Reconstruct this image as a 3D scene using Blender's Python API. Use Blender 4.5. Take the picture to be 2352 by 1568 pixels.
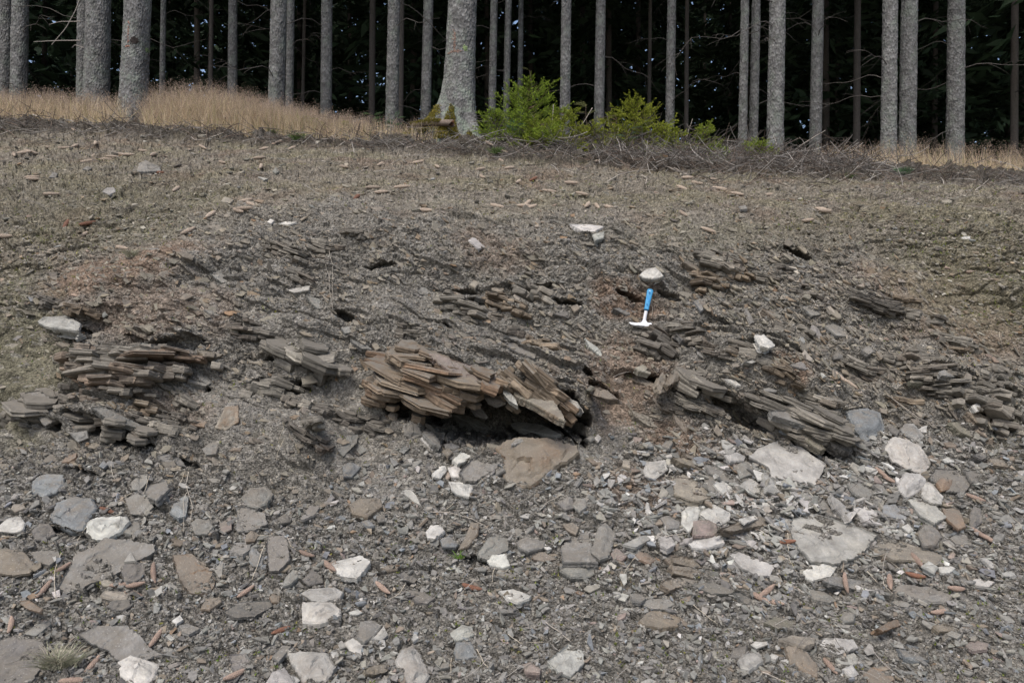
import bpy, math, random
import numpy as np
from mathutils import Vector, Matrix

for o in list(bpy.data.objects):
    bpy.data.objects.remove(o)
SC = bpy.context.scene
R = math.radians

# ------------------------------------------------------------------ camera
CAM = np.array([0.0, 0.0, 1.6])
F = 1568.0                      # focal length in units of a picture 2352 wide (24 mm on full frame)
cam_d = bpy.data.cameras.new('camera')
cam_d.lens = 24.0; cam_d.sensor_width = 36.0
cam_d.clip_start = 0.05; cam_d.clip_end = 2000
cam = bpy.data.objects.new('camera', cam_d)
SC.collection.objects.link(cam)
cam.location = CAM; cam.rotation_euler = (R(90), 0, 0)
SC.camera = cam

# ------------------------------------------------------------------ overcast daylight
SUN_EL, SUN_AZ = R(58), R(205)          # high, behind the camera
w = bpy.data.worlds.new('World'); SC.world = w; w.use_nodes = True
nt = w.node_tree
bg = nt.nodes['Background']
sky = nt.nodes.new('ShaderNodeTexSky'); sky.sky_type = 'NISHITA'
sky.sun_disc = False; sky.sun_elevation = SUN_EL; sky.sun_rotation = SUN_AZ
sky.air_density = 1.0; sky.dust_density = 4.0; sky.ozone_density = 1.0
nt.links.new(sky.outputs[0], bg.inputs[0]); bg.inputs[1].default_value = 0.14
sd = bpy.data.lights.new('sun', 'SUN'); sd.energy = 1.6; sd.angle = R(24); sd.color = (1.0, 0.98, 0.95)
so = bpy.data.objects.new('sun', sd); SC.collection.objects.link(so)
dirv = Vector((math.sin(SUN_AZ)*math.cos(SUN_EL), math.cos(SUN_AZ)*math.cos(SUN_EL), math.sin(SUN_EL)))
so.rotation_euler = dirv.to_track_quat('Z', 'Y').to_euler()
SC.view_settings.view_transform = 'Standard'; SC.view_settings.look = 'None'
SC.view_settings.exposure = 0.6; SC.view_settings.gamma = 1.0
SC.view_settings.use_curve_mapping = False

# ------------------------------------------------------------------ helpers
rng = np.random.default_rng(7)
random.seed(7)

def _h(ix, iy, iz, seed):
    n = (ix.astype(np.int64)*374761393 + iy.astype(np.int64)*668265263 + iz.astype(np.int64)*2147483647 + seed*1274126177) & 0xFFFFFFFF
    n = ((n ^ (n >> 13)) * 1274126177) & 0xFFFFFFFF
    n = ((n ^ (n >> 15)) * 2246822519) & 0xFFFFFFFF
    return (n ^ (n >> 16)) & 0xFFFFFFFF

def rnd(ix, iy, seed, iz=None):
    return _h(ix, iy, ix*0 if iz is None else iz, seed).astype(np.float64)/4294967296.0

def noise2(x, y, seed=0):
    x = np.asarray(x, float); y = np.asarray(y, float)
    x0 = np.floor(x); y0 = np.floor(y); fx = x-x0; fy = y-y0
    ix = x0.astype(np.int64); iy = y0.astype(np.int64)
    ux = fx*fx*fx*(fx*(fx*6-15)+10); uy = fy*fy*fy*(fy*(fy*6-15)+10)
    def g(dx, dy):
        a = rnd(ix+dx, iy+dy, seed)*2*np.pi
        return np.cos(a)*(fx-dx)+np.sin(a)*(fy-dy)
    a = g(0,0); b = g(1,0); c = g(0,1); d = g(1,1)
    return 1.4*((a+(b-a)*ux)+((c+(d-c)*ux)-(a+(b-a)*ux))*uy)

def fbm(x, y, oct=4, seed=0, gain=0.5):
    s = 0; a = 1.0; t = 0
    for i in range(oct):
        s = s+a*noise2(x*2**i, y*2**i, seed+i*17); t += a; a *= gain
    return s/t

def cell2(x, y, seed=0):
    """nearest cell: distance, second distance, id hash a, id hash b, offset to the cell point"""
    x = np.asarray(x, float); y = np.asarray(y, float)
    x0 = np.floor(x); y0 = np.floor(y)
    ix = x0.astype(np.int64); iy = y0.astype(np.int64)
    b1 = np.full(x.shape, 9.0); b2 = np.full(x.shape, 9.0)
    ida = np.zeros(x.shape); idb = np.zeros(x.shape); ox = np.zeros(x.shape); oy = np.zeros(x.shape)
    for dx in (-1,0,1):
        for dy in (-1,0,1):
            cx = ix+dx; cy = iy+dy
            px = cx+rnd(cx, cy, seed); py = cy+rnd(cx, cy, seed+1)
            ddx = x-px; ddy = y-py; d = ddx*ddx+ddy*ddy
            m = d < b1
            b2 = np.where(m, b1, np.minimum(b2, d))
            b1 = np.where(m, d, b1)
            ida = np.where(m, rnd(cx, cy, seed+2), ida); idb = np.where(m, rnd(cx, cy, seed+3), idb)
            ox = np.where(m, ddx, ox); oy = np.where(m, ddy, oy)
    return np.sqrt(b1), np.sqrt(b2), ida, idb, ox, oy

def sst(a, b, x):
    t = np.clip((np.asarray(x, float)-a)/(b-a), 0, 1)
    return t*t*(3-2*t)

def norm(v):
    v = np.asarray(v, float)
    return v/np.maximum(np.linalg.norm(v, axis=-1, keepdims=True), 1e-12)

def mesh_np(name, V, faces, mats, col=None, smooth=False, matidx=None):
    """faces: list of (n,k) index arrays; col: (nv,3|4) vertex colours"""
    V = np.asarray(V, np.float32)
    me = bpy.data.meshes.new(name)
    faces = [np.asarray(f, np.int32) for f in faces if len(f)]
    nl = sum(f.size for f in faces); npol = sum(len(f) for f in faces)
    me.vertices.add(len(V)); me.vertices.foreach_set('co', V.ravel())
    me.loops.add(nl); me.loops.foreach_set('vertex_index', np.concatenate([f.ravel() for f in faces]))
    me.polygons.add(npol)
    st = []; off = 0
    for f in faces:
        st.append(off+np.arange(len(f))*f.shape[1]); off += f.size
    me.polygons.foreach_set('loop_start', np.concatenate(st).astype(np.int32))
    try:
        me.polygons.foreach_set('loop_total', np.concatenate([np.full(len(f), f.shape[1]) for f in faces]).astype(np.int32))
    except Exception:
        pass
    me.polygons.foreach_set('use_smooth', np.full(npol, smooth, bool))
    if matidx is not None:
        me.polygons.foreach_set('material_index', np.asarray(matidx, np.int32))
    for m in (mats if isinstance(mats, (list, tuple)) else [mats]):
        me.materials.append(m)
    if col is not None:
        col = np.asarray(col, np.float32)
        if col.shape[1] == 3:
            col = np.hstack([col, np.ones((len(col), 1), np.float32)])
        at = me.attributes.new('col', 'FLOAT_COLOR', 'POINT')
        at.data.foreach_set('color', col.ravel())
    me.update(calc_edges=True)
    return me

def link(name, me, parent=None, M=None, color=None):
    o = bpy.data.objects.new(name, me)
    SC.collection.objects.link(o)
    if parent is not None:
        o.parent = parent
    if M is not None:
        o.matrix_basis = M
    if color is not None:
        o.color = color
    return o

def empty(name, loc, rot=(0,0,0)):
    o = bpy.data.objects.new(name, None); SC.collection.objects.link(o)
    o.location = loc; o.rotation_euler = rot; o.empty_display_size = 0.1
    return o

def tag(o, label=None, cat=None, group=None, kind=None):
    if label: o['label'] = label
    if cat: o['category'] = cat
    if group: o['group'] = group
    if kind: o['kind'] = kind
    return o

def frame(e1, e2, n, p):
    M = Matrix.Identity(4)
    for i in range(3):
        M[i][0] = float(e1[i]); M[i][1] = float(e2[i]); M[i][2] = float(n[i]); M[i][3] = float(p[i])
    return M

def tube(P, rad, k=5, cap=True):
    """one bent rod: points (n,3), radii (n,)"""
    P = np.asarray(P, float); n = len(P); rad = np.broadcast_to(np.asarray(rad, float), (n,))
    T = norm(np.gradient(P, axis=0))
    up = np.array([0.31, 0.17, 0.93])
    A = norm(np.cross(T, up)); B = np.cross(T, A)
    th = np.arange(k)*2*np.pi/k
    V = P[:,None,:]+rad[:,None,None]*(np.cos(th)[None,:,None]*A[:,None,:]+np.sin(th)[None,:,None]*B[:,None,:])
    V = V.reshape(-1,3)
    i = np.arange(n-1)[:,None]*k; j = np.arange(k)[None,:]; j2 = (j+1)%k
    Q = np.stack([i+j, i+j2, i+k+j2, i+k+j], -1).reshape(-1,4)
    return V, Q

class MB:
    """collects pieces of one mesh"""
    def __init__(s): s.V = []; s.F = {}; s.C = []; s.n = 0
    def add(s, V, Q, c=None):
        V = np.asarray(V, float)
        for q in (Q if isinstance(Q, list) else [Q]):
            q = np.asarray(q)
            if len(q): s.F.setdefault(q.shape[1], []).append(q+s.n)
        s.V.append(V); s.n += len(V)
        if c is not None:
            s.C.append(np.broadcast_to(np.asarray(c, float), (len(V), 3)))
    def mesh(s, name, mat, smooth=False):
        return mesh_np(name, np.concatenate(s.V), [np.concatenate(v) for v in s.F.values()], mat,
                       np.concatenate(s.C) if s.C else None, smooth)

# ------------------------------------------------------------------ materials
def nodes(name):
    m = bpy.data.materials.new(name); m.use_nodes = True
    t = m.node_tree; b = t.nodes['Principled BSDF']
    return m, t, b

def N(t, kind, **kw):
    n = t.nodes.new(kind)
    for k, v in kw.items():
        if k.startswith('i_'):
            n.inputs[k[2:].replace('_', ' ')].default_value = v
        else:
            setattr(n, k, v)
    return n

def mul(t, a, b, fac=1.0, mode='MULTIPLY'):
    n = t.nodes.new('ShaderNodeMix'); n.data_type = 'RGBA'; n.blend_type = mode
    if isinstance(fac, float): n.inputs[0].default_value = fac
    else: t.links.new(fac, n.inputs[0])
    for s, i in ((a, 6), (b, 7)):
        if isinstance(s, tuple): n.inputs[i].default_value = s
        else: t.links.new(s, n.inputs[i])
    return n.outputs[2]

def ramp(t, src, stops):
    n = t.nodes.new('ShaderNodeValToRGB'); e = n.color_ramp.elements
    while len(e) < len(stops): e.new(0.5)
    for el, (p, c) in zip(e, stops):
        el.position = p; el.color = c if len(c) == 4 else (*c, 1)
    t.links.new(src, n.inputs[0])
    return n.outputs[0]

def g(v): return (v, v, v, 1)

def noise_node(t, vec, scale, detail=4, rough=0.6):
    n = N(t, 'ShaderNodeTexNoise'); n.inputs['Scale'].default_value = scale
    n.inputs['Detail'].default_value = detail; n.inputs['Roughness'].default_value = rough
    if vec is not None: t.links.new(vec, n.inputs['Vector'])
    return n.outputs[0]

def bump(t, b, h, strength, dist):
    n = N(t, 'ShaderNodeBump'); n.inputs['Strength'].default_value = strength; n.inputs['Distance'].default_value = dist
    t.links.new(h, n.inputs['Height']); t.links.new(n.outputs[0], b.inputs['Normal'])

def rock_material(name, per_object):
    m, t, b = nodes(name)
    b.inputs['Roughness'].default_value = 0.82
    b.inputs['Specular IOR Level'].default_value = 0.35
    tc = N(t, 'ShaderNodeTexCoord')
    if per_object:
        oi = N(t, 'ShaderNodeObjectInfo'); base = oi.outputs['Color']
        add = N(t, 'ShaderNodeVectorMath', operation='ADD'); t.links.new(tc.outputs['Object'], add.inputs[0])
        rnd3 = N(t, 'ShaderNodeCombineXYZ'); sc = N(t, 'ShaderNodeMath', operation='MULTIPLY'); sc.inputs[1].default_value = 37.0
        t.links.new(oi.outputs['Random'], sc.inputs[0])
        for i in range(3): t.links.new(sc.outputs[0], rnd3.inputs[i])
        t.links.new(rnd3.outputs[0], add.inputs[1]); vec = add.outputs[0]
        mp = N(t, 'ShaderNodeMapping'); mp.inputs['Scale'].default_value = (7, 7, 130)
        t.links.new(vec, mp.inputs['Vector'])
        strata = noise_node(t, mp.outputs[0], 1.0, 5, 0.65)
        c = mul(t, base, ramp(t, strata, [(0.28, g(0.55)), (0.5, g(1.0)), (0.75, g(1.3))]), 0.85)
        blot = noise_node(t, vec, 9.0, 4, 0.6)
        c = mul(t, c, ramp(t, blot, [(0.3, (0.72, 0.70, 0.68, 1)), (0.5, g(1.0)), (0.72, (1.22, 1.19, 1.14, 1))]), 0.9)
        # rust stains of the iron bearing layers
        rs = ramp(t, noise_node(t, vec, 6.0, 5, 0.7), [(0.46, g(0)), (0.62, g(1))])
        ra = N(t, 'ShaderNodeMath', operation='MULTIPLY'); t.links.new(rs, ra.inputs[0]); t.links.new(oi.outputs['Alpha'], ra.inputs[1])
        c = mul(t, c, (0.195, 0.118, 0.066, 1), ra.outputs[0], 'MIX')
        # soil dust lying on the stones
        ds = ramp(t, noise_node(t, vec, 17.0, 5, 0.7), [(0.55, g(0)), (0.72, g(0.38))])
        c = mul(t, c, (0.150, 0.140, 0.120, 1), ds, 'MIX')
        # pale freshly split stones carry less dust than the bedrock
        lum = N(t, 'ShaderNodeRGBToBW'); t.links.new(base, lum.inputs[0])
        oi_d = ramp(t, lum.outputs[0], [(0.20, g(1.0)), (0.27, g(0.35))])
        ge = N(t, 'ShaderNodeNewGeometry'); gs = N(t, 'ShaderNodeSeparateXYZ'); t.links.new(ge.outputs['Normal'], gs.inputs[0])
        upf = ramp(t, gs.outputs[2], [(0.38, g(0)), (0.72, g(1))])
        dn = ramp(t, noise_node(t, vec, 12.0, 6, 0.72), [(0.36, g(0.05)), (0.60, g(0.85))])
        c = mul(t, c, (0.152, 0.137, 0.114, 1), mul(t, mul(t, upf, dn), oi_d), 'MIX')
        # pale crystalline specks
        sp = ramp(t, noise_node(t, vec, 140.0, 2, 0.5), [(0.64, g(0)), (0.72, g(0.35))])
        c = mul(t, c, (0.55, 0.53, 0.50, 1), sp, 'MIX')
        fine = noise_node(t, vec, 60.0, 5, 0.7)
        mix = N(t, 'ShaderNodeMath', operation='ADD'); t.links.new(fine, mix.inputs[0]); t.links.new(strata, mix.inputs[1])
        bump(t, b, mix.outputs[0], 0.55, 0.012)
    else:
        at = N(t, 'ShaderNodeAttribute', attribute_name='col'); base = at.outputs['Color']
        vec = tc.outputs['Object']
        c = mul(t, base, ramp(t, noise_node(t, vec, 38.0, 4, 0.65), [(0.3, g(0.65)), (0.5, g(1.0)), (0.7, g(1.3))]), 0.9)
        if name == 'cleaved_bedrock':
            ge = N(t, 'ShaderNodeNewGeometry'); gs = N(t, 'ShaderNodeSeparateXYZ'); t.links.new(ge.outputs['Normal'], gs.inputs[0])
            c = mul(t, c, (0.152, 0.139, 0.118, 1), mul(t, ramp(t, gs.outputs[2], [(0.45, g(0)), (0.8, g(1))]), ramp(t, noise_node(t, vec, 14.0, 5, 0.7), [(0.38, g(0.1)), (0.58, g(0.9))])), 'MIX')
        bump(t, b, noise_node(t, vec, 70.0, 4, 0.7), 0.45, 0.008)
    t.links.new(c, b.inputs['Base Color'])
    return m

def soil_material():
    m, t, b = nodes('stony_soil')
    b.inputs['Roughness'].default_value = 0.95
    b.inputs['Specular IOR Level'].default_value = 0.15
    tc = N(t, 'ShaderNodeTexCoord'); vec = tc.outputs['Object']
    at = N(t, 'ShaderNodeAttribute', attribute_name='col')
    c = mul(t, at.outputs['Color'], ramp(t, noise_node(t, vec, 22.0, 5, 0.7), [(0.28, g(0.6)), (0.5, g(1.0)), (0.72, g(1.35))]), 0.9)
    vo = N(t, 'ShaderNodeTexVoronoi'); vo.inputs['Scale'].default_value = 95.0; t.links.new(vec, vo.inputs['Vector'])
    hs = N(t, 'ShaderNodeSeparateColor'); t.links.new(vo.outputs['Color'], hs.inputs[0])
    c = mul(t, c, ramp(t, hs.outputs[0], [(0.0, g(0.5)), (0.5, g(1.0)), (0.9, g(1.2)), (1.0, g(1.55))]), 0.85)
    vo2 = N(t, 'ShaderNodeTexVoronoi'); vo2.inputs['Scale'].default_value = 48.0; t.links.new(vec, vo2.inputs['Vector'])
    h2 = N(t, 'ShaderNodeSeparateColor'); t.links.new(vo2.outputs['Color'], h2.inputs[0])
    c = mul(t, c, ramp(t, h2.outputs[1], [(0.0, g(0.62)), (0.5, g(1.0)), (1.0, g(1.4))]), 0.6)
    t.links.new(c, b.inputs['Base Color'])
    s = N(t, 'ShaderNodeMath', operation='ADD')
    t.links.new(noise_node(t, vec, 85.0, 5, 0.75), s.inputs[0]); t.links.new(vo.outputs['Distance'], s.inputs[1])
    bump(t, b, s.outputs[0], 0.7, 0.014)
    return m

def bark_material(name, dark):
    m, t, b = nodes(name)
    b.inputs['Roughness'].default_value = 0.9; b.inputs['Specular IOR Level'].default_value = 0.2
    tc = N(t, 'ShaderNodeTexCoord')
    mp = N(t, 'ShaderNodeMapping'); mp.inputs['Scale'].default_value = (1, 1, 0.62); t.links.new(tc.outputs['Object'], mp.inputs['Vector'])
    vo = N(t, 'ShaderNodeTexVoronoi'); vo.inputs['Scale'].default_value = 36.0; vo.feature = 'F1'
    t.links.new(mp.outputs[0], vo.inputs['Vector'])
    hs = N(t, 'ShaderNodeSeparateColor'); t.links.new(vo.outputs['Color'], hs.inputs[0])
    if dark:
        c = ramp(t, hs.outputs[0], [(0.0, (0.036, 0.033, 0.030)), (0.6, (0.048, 0.044, 0.040)), (1.0, (0.064, 0.059, 0.054))])
    else:
        c = ramp(t, hs.outputs[0], [(0.0, (0.092, 0.090, 0.087)), (0.5, (0.126, 0.124, 0.120)), (1.0, (0.178, 0.177, 0.173))])
    c = mul(t, c, ramp(t, noise_node(t, tc.outputs['Object'], 7.0, 5, 0.65), [(0.3, g(0.5)), (0.5, g(1)), (0.72, g(1.45))]), 0.9)
    # grey green lichen, thickest near the foot of the trunk
    sx = N(t, 'ShaderNodeSeparateXYZ'); t.links.new(tc.outputs['Object'], sx.inputs[0])
    hz = ramp(t, sx.outputs[2], [(0.0, g(0.95)), (0.6, g(0.7)), (1.0, g(0.35))])
    ln = ramp(t, noise_node(t, tc.outputs['Object'], 4.5, 6, 0.7), [(0.48, g(0)), (0.62, g(1))])
    c = mul(t, c, (0.20, 0.235, 0.19, 1), mul(t, hz, ln), 'MIX') if not dark else c
    t.links.new(c, b.inputs['Base Color'])
    bump(t, b, vo.outputs['Distance'], 0.7, 0.02)
    return m

def attr_material(name, rough=0.8, transl=0.0, spec=0.2):
    m, t, b = nodes(name)
    b.inputs['Roughness'].default_value = rough; b.inputs['Specular IOR Level'].default_value = spec
    at = N(t, 'ShaderNodeAttribute', attribute_name='col')
    t.links.new(at.outputs['Color'], b.inputs['Base Color'])
    if transl:
        tr = N(t, 'ShaderNodeBsdfTranslucent'); t.links.new(at.outputs['Color'], tr.inputs['Color'])
        mx = N(t, 'ShaderNodeMixShader'); mx.inputs[0].default_value = transl
        out = t.nodes['Material Output']
        t.links.new(b.outputs[0], mx.inputs[1]); t.links.new(tr.outputs[0], mx.inputs[2]); t.links.new(mx.outputs[0], out.inputs['Surface'])
    return m

def object_material(name, scale=40.0, lo=0.7, hi=1.3, rough=0.8, bs=0.3, metal=0.0):
    m, t, b = nodes(name)
    b.inputs['Roughness'].default_value = rough; b.inputs['Specular IOR Level'].default_value = 0.3; b.inputs['Metallic'].default_value = metal
    oi = N(t, 'ShaderNodeObjectInfo'); tc = N(t, 'ShaderNodeTexCoord')
    nz = noise_node(t, tc.outputs['Object'], scale, 4, 0.6)
    t.links.new(mul(t, oi.outputs['Color'], ramp(t, nz, [(0.3, g(lo)), (0.7, g(hi))])), b.inputs['Base Color'])
    if bs: bump(t, b, nz, bs, 0.004)
    return m

M_ROCK = rock_material('slate', True)
M_RUB = rock_material('slate_fragments', False)
M_BED = rock_material('cleaved_bedrock', False)
M_SOIL = soil_material()
M_BARK = bark_material('spruce_bark', False)
M_BARKD = bark_material('shaded_spruce_bark', False)
M_WOOD = object_material('weathered_wood', 55, 0.7, 1.25, 0.85, 0.3)
M_CONE = object_material('cone_scales', 90, 0.75, 1.25, 0.75, 0.2)
M_LEAF = attr_material('spruce_needles', 0.6, 0.25)
M_DRY = attr_material('dry_grass_blades', 0.8, 0.25)
M_TWIG = attr_material('twig_bark', 0.9)
M_PAINT = attr_material('faded_marking_paint', 0.9)
# ------------------------------------------------------------------ the bank: one sheet, road edge to forest floor
PY = np.array([-400, 1.5, 2.6, 3.1, 3.6, 4.0, 4.45, 4.75, 5.1, 5.35, 5.6, 5.95, 6.8, 8.0, 9.0, 9.45, 10.2, 13, 20, 400])
PZ = np.array([-0.35, -0.12, 0.0, 0.06, 0.30, 0.55, 0.86, 1.12, 1.56, 1.90, 2.26, 2.68, 3.14, 3.66, 4.08, 4.31, 4.37, 4.36, 4.36, 4.36])
_yy = np.linspace(-2, 30, 6401); _zz = np.interp(_yy, PY, PZ)
_k = np.exp(-0.5*(np.arange(-60, 61)/24.0)**2); _k /= _k.sum()
_zz = np.concatenate([_zz[:60], np.convolve(_zz, _k, 'valid'), _zz[-60:]])

def H(x, Y):
    x = np.asarray(x, float); Y = np.asarray(Y, float)
    xc = 12*np.tanh(x/12)
    Yw = Y-0.16*noise2(x*0.45+3.1, Y*0+0.5, 5)*sst(2.5, 4.5, Y)*(1-sst(7, 9, Y))
    z = np.where(Y < 29, np.interp(Yw, _yy, _zz), np.interp(Y, PY, PZ))
    return z-0.062*xc*sst(5.6, 9.2, Y)+0.07*noise2(x*0.5, Y*0.5, 9)*sst(8.6, 9.6, Y)

def vrow(Y): return 784-F*(H(np.zeros_like(Y), Y)-1.6)/Y
_ys = np.linspace(2.95, 9.6, 8000); _vs = vrow(_ys)
vt = np.arange(_vs.max(), 308, -1.75)
rows_mid = np.interp(-vt, -np.maximum.accumulate(_vs[::-1])[::-1], _ys)
rows = np.concatenate([-np.geomspace(60, 1, 10), np.linspace(-0.6, 2.9, 14), rows_mid,
                       np.linspace(rows_mid[-1], 13, 70)[1:], np.geomspace(13, 320, 30)[1:]])
kin = np.arange(-0.87, 0.8701, 1.9/F)
kout = 0.87+np.cumsum(np.geomspace(0.002, 25, 38))
kk = np.concatenate([-kout[::-1], kin, kout])
YY, KK = np.meshgrid(rows, kk, indexing='ij')
wid = np.where(YY < 3.0, 3.0, YY)
XX = KK*wid
ZZ = H(XX, YY)
BASE = np.stack([XX, YY, ZZ], -1)
dC = np.gradient(BASE, axis=1); dR = np.gradient(BASE, axis=0)
NB = norm(np.cross(dC, dR))
NB = np.where(NB[..., 2:3] < 0, -NB, NB)
arc = np.concatenate([[0], np.cumsum(np.hypot(np.diff(rows), np.diff(H(np.zeros_like(rows), rows))))])
AA = np.broadcast_to(arc[:, None]-np.interp(3.0, rows, arc), XX.shape)
Ysafe = np.where(YY > 0.8, YY, 0.8)
VX = 1176+F*XX/Ysafe; VY = 784-F*(ZZ-1.6)/Ysafe
fade = (sst(2.2, 2.9, YY)*(1-sst(11.5, 14, YY))*(1-sst(0.95, 1.25, np.abs(KK))))

# picture regions enlarged while measuring: origin and scale to the 2352 wide picture
REG = dict(TL=(0, 0, .3443), TC=(775.2, 0, .3443), TR=(1548, 0, .3443), ML=(0, 516.8, .3443), MC=(775.2, 516.8, .3443),
           MR=(1548, 516.8, .3443), BL=(0, 1028.4, .3443), BC=(775.2, 1028.4, .3443), BR=(1548, 1028.4, .3443),
           Z1=(918.7, 114.8, .2197), Z2=(803.9, 746.5, .2441), Z3=(0, 746.5, .2441), Z4=(1777.7, 746.5, .2441),
           HM=(1378.1, 620.1, .12207), V=(0, 0, 1.0))
def rv(reg, p):
    ox, oy, s = REG[reg]; p = np.asarray(p, float)
    return p*s+np.array([ox, oy])

def top_of(v): return np.interp(v, [-400, 0, 200, 330, 450, 600, 850, 1100, 1300, 1600, 1850, 2050, 2200, 2352, 2800], [720, 700, 640, 590, 550, 515, 500, 530, 540, 560, 575, 640, 740, 840, 860])
def foot_of(v): return np.interp(v, [-400, 0, 400, 700, 850, 1000, 1150, 1400, 1600, 1900, 2050, 2352, 2800], [1050, 1050, 1070, 1150, 1060, 1010, 1050, 1020, 990, 1010, 980, 950, 950])
_wob = 60*fbm(VX/120.0, VY/90.0, 4, 91)
TOPV = top_of(VX)+_wob; FOOTV = foot_of(VX)+_wob
bank = sst(TOPV-70, TOPV+70, VY)*(1-sst(FOOTV-30, FOOTV+60, VY))
talus = sst(FOOTV-50, FOOTV+50, VY)
upper = 1-sst(TOPV-130, TOPV+50, VY)

def ell(cx, cy, rx, ry, ang=0.0):
    c, s = math.cos(R(ang)), math.sin(R(ang))
    dx = VX-cx; dy = VY-cy
    return (dx*c+dy*s)/rx, (-dx*s+dy*c)/ry          # angle positive: right end lower

smooth_m = np.zeros_like(VX)
for (cx, cy, rx, ry, an, wt) in [(790, 960, 85, 190, -20, 1), (900, 1080, 130, 100, -10, .8), (1400, 960, 75, 130, 25, 1), (60, 880, 110, 180, 0, .95), (560, 960, 130, 110, 10, .75), (970, 740, 150, 60, 12, .6), (420, 720, 160, 50, -10, .6), (650, 780, 120, 50, 10, .6), (290, 640, 240, 60, -16, .85), (2150, 690, 230, 80, 20, .8),
                                 (700, 880, 60, 60, 0, .7), (1390, 840, 55, 60, 0, .5), (660, 1010, 70, 60, 0, .7), (1100, 780, 150, 50, 15, .5),
                                 (2180, 760, 200, 110, 25, .5), (1900, 1150, 30, 30, 0, .3)]:
    a, b = ell(cx, cy, rx, ry, an); smooth_m = np.maximum(smooth_m, wt*(1-sst(0.55, 1.15, np.hypot(a, b))))

disp = np.zeros_like(VX)
disp += 0.14*np.exp(-((VX-1150)/900.0)**4)*sst(TOPV-60, TOPV+60, VY)*(1-sst(FOOTV-160, FOOTV, VY))
disp += 0.16*bank*fbm(XX*0.9, AA*1.3, 3, 11)+0.11*bank*fbm(XX*2.6, AA*3.4, 4, 12)
disp += 0.035*talus*fbm(XX*1.6, AA*2.2, 3, 14)+0.05*upper*fbm(XX*1.3, AA*1.7, 3, 15)+0.022*upper*fbm(XX*4.5, AA*6, 4, 16)
# bulges and gullies seen in the photograph
for (cx, cy, rx, ry, an, am) in [(1060, 870, 250, 95, 14, .17), (300, 850, 200, 60, 8, .10), (1800, 900, 230, 70, 24, .16), (300, 660, 210, 70, -18, .10),
                                 (790, 960, 75, 150, -22, -.12), (1390, 960, 60, 120, 20, -.10), (700, 800, 110, 45, 12, .10), (2180, 900, 130, 60, 22, .09),
                                 (1500, 720, 90, 40, 20, -.10), (720, 590, 200, 30, -4, -.06), (2300, 660, 90, 25, 10, .10), (250, 960, 140, 40, 14, .09),
                                 (1900, 600, 60, 22, 5, -.10), (1420, 640, 160, 40, 10, .05), (480, 1130, 200, 50, 8, -.03)]:
    a, b = ell(cx, cy, rx, ry, an); disp += am*np.exp(-1.3*(a*a+b*b))
# bedding: layers dip down to the right, every layer a little ledge with a shaded underside
DIP = 0.36
bb = AA+DIP*XX; cc = XX-DIP*AA
rockness = bank*(1-0.85*smooth_m)*(1-sst(FOOTV-130, FOOTV-20, VY))
for (L, amp, sd, cf) in [(0.34, 0.10, 21, 1.1), (0.19, 0.075, 24, 1.7), (0.085, 0.040, 31, 3.5)]:
    q = bb/L+0.55*fbm(cc*1.4/L*0.18, bb*1.2/L*0.2, 3, sd)+0.22*noise2(cc*0.9/L, bb*0.4/L, sd+5)
    k = np.floor(q); s = q-k
    along = noise2(cc*cf+k*13.7, k*7.31+0.5, sd+7)
    gate = sst(-0.05, 0.42, along)*sst(-0.35, 0.25, noise2(cc*0.55, bb*0.8, sd+9))
    disp += amp*gate*rockness*(1-s)**1.25
upl = sst(TOPV-110, TOPV-30, VY)*(1-sst(TOPV+40, TOPV+110, VY))*0.6
# broken plates
th = 0.33
def plates(su, sv, sd, rot):
    c, s = math.cos(rot), math.sin(rot)
    u = (XX*c+AA*s)/su; v = (-XX*s+AA*c)/sv
    f1, f2, ia, ib, ox, oy = cell2(u, v, sd)
    return (ia-0.5)+(ib-0.5)*1.2*oy+0.5*(ia-.5)*ox-0.5*(1-sst(0.0, 0.16, f2-f1)), ia, ib
p0, i0, _ = plates(0.22, 0.10, 38, .1)
p1, i1, _ = plates(0.10, 0.05, 41, -th)
p2, i2, _ = plates(0.05, 0.026, 47, -th*0.8)
p3, i3, _ = plates(0.026, 0.016, 53, 0.2)
sm = 1-0.75*smooth_m
disp += upper*p0*.038*(1-sst(330, 300, VY)*0)
disp += sm*(p1*(0.020*bank+0.034*talus+0.022*upper)+p2*(0.013*bank+0.020*talus+0.010*upper)+p3*(0.009-.004*upper))
disp += 0.010*(1-.65*upper)*fbm(XX*16, AA*16, 4, 61, 0.65)+upl*0.02*fbm(XX*7, AA*9, 3, 66)
# crumbly clods at the lip under the trees
YA = np.interp(XX, [-7.5, -2, 1.5, 7], [8.6, 8.5, 8.25, 7.95])+.35*fbm(XX*1.3, AA*2, 3, 73)
lip = np.exp(-((YY-8.82-0.25*noise2(XX*0.8, XX*0, 71))/0.40)**2)
disp += sst(YA-.05, YA+.2, YY)*(1-sst(9.4, 10.2, YY))*(0.20*np.abs(fbm(XX*2.6, AA*3.4, 4, 72))+0.05)
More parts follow.
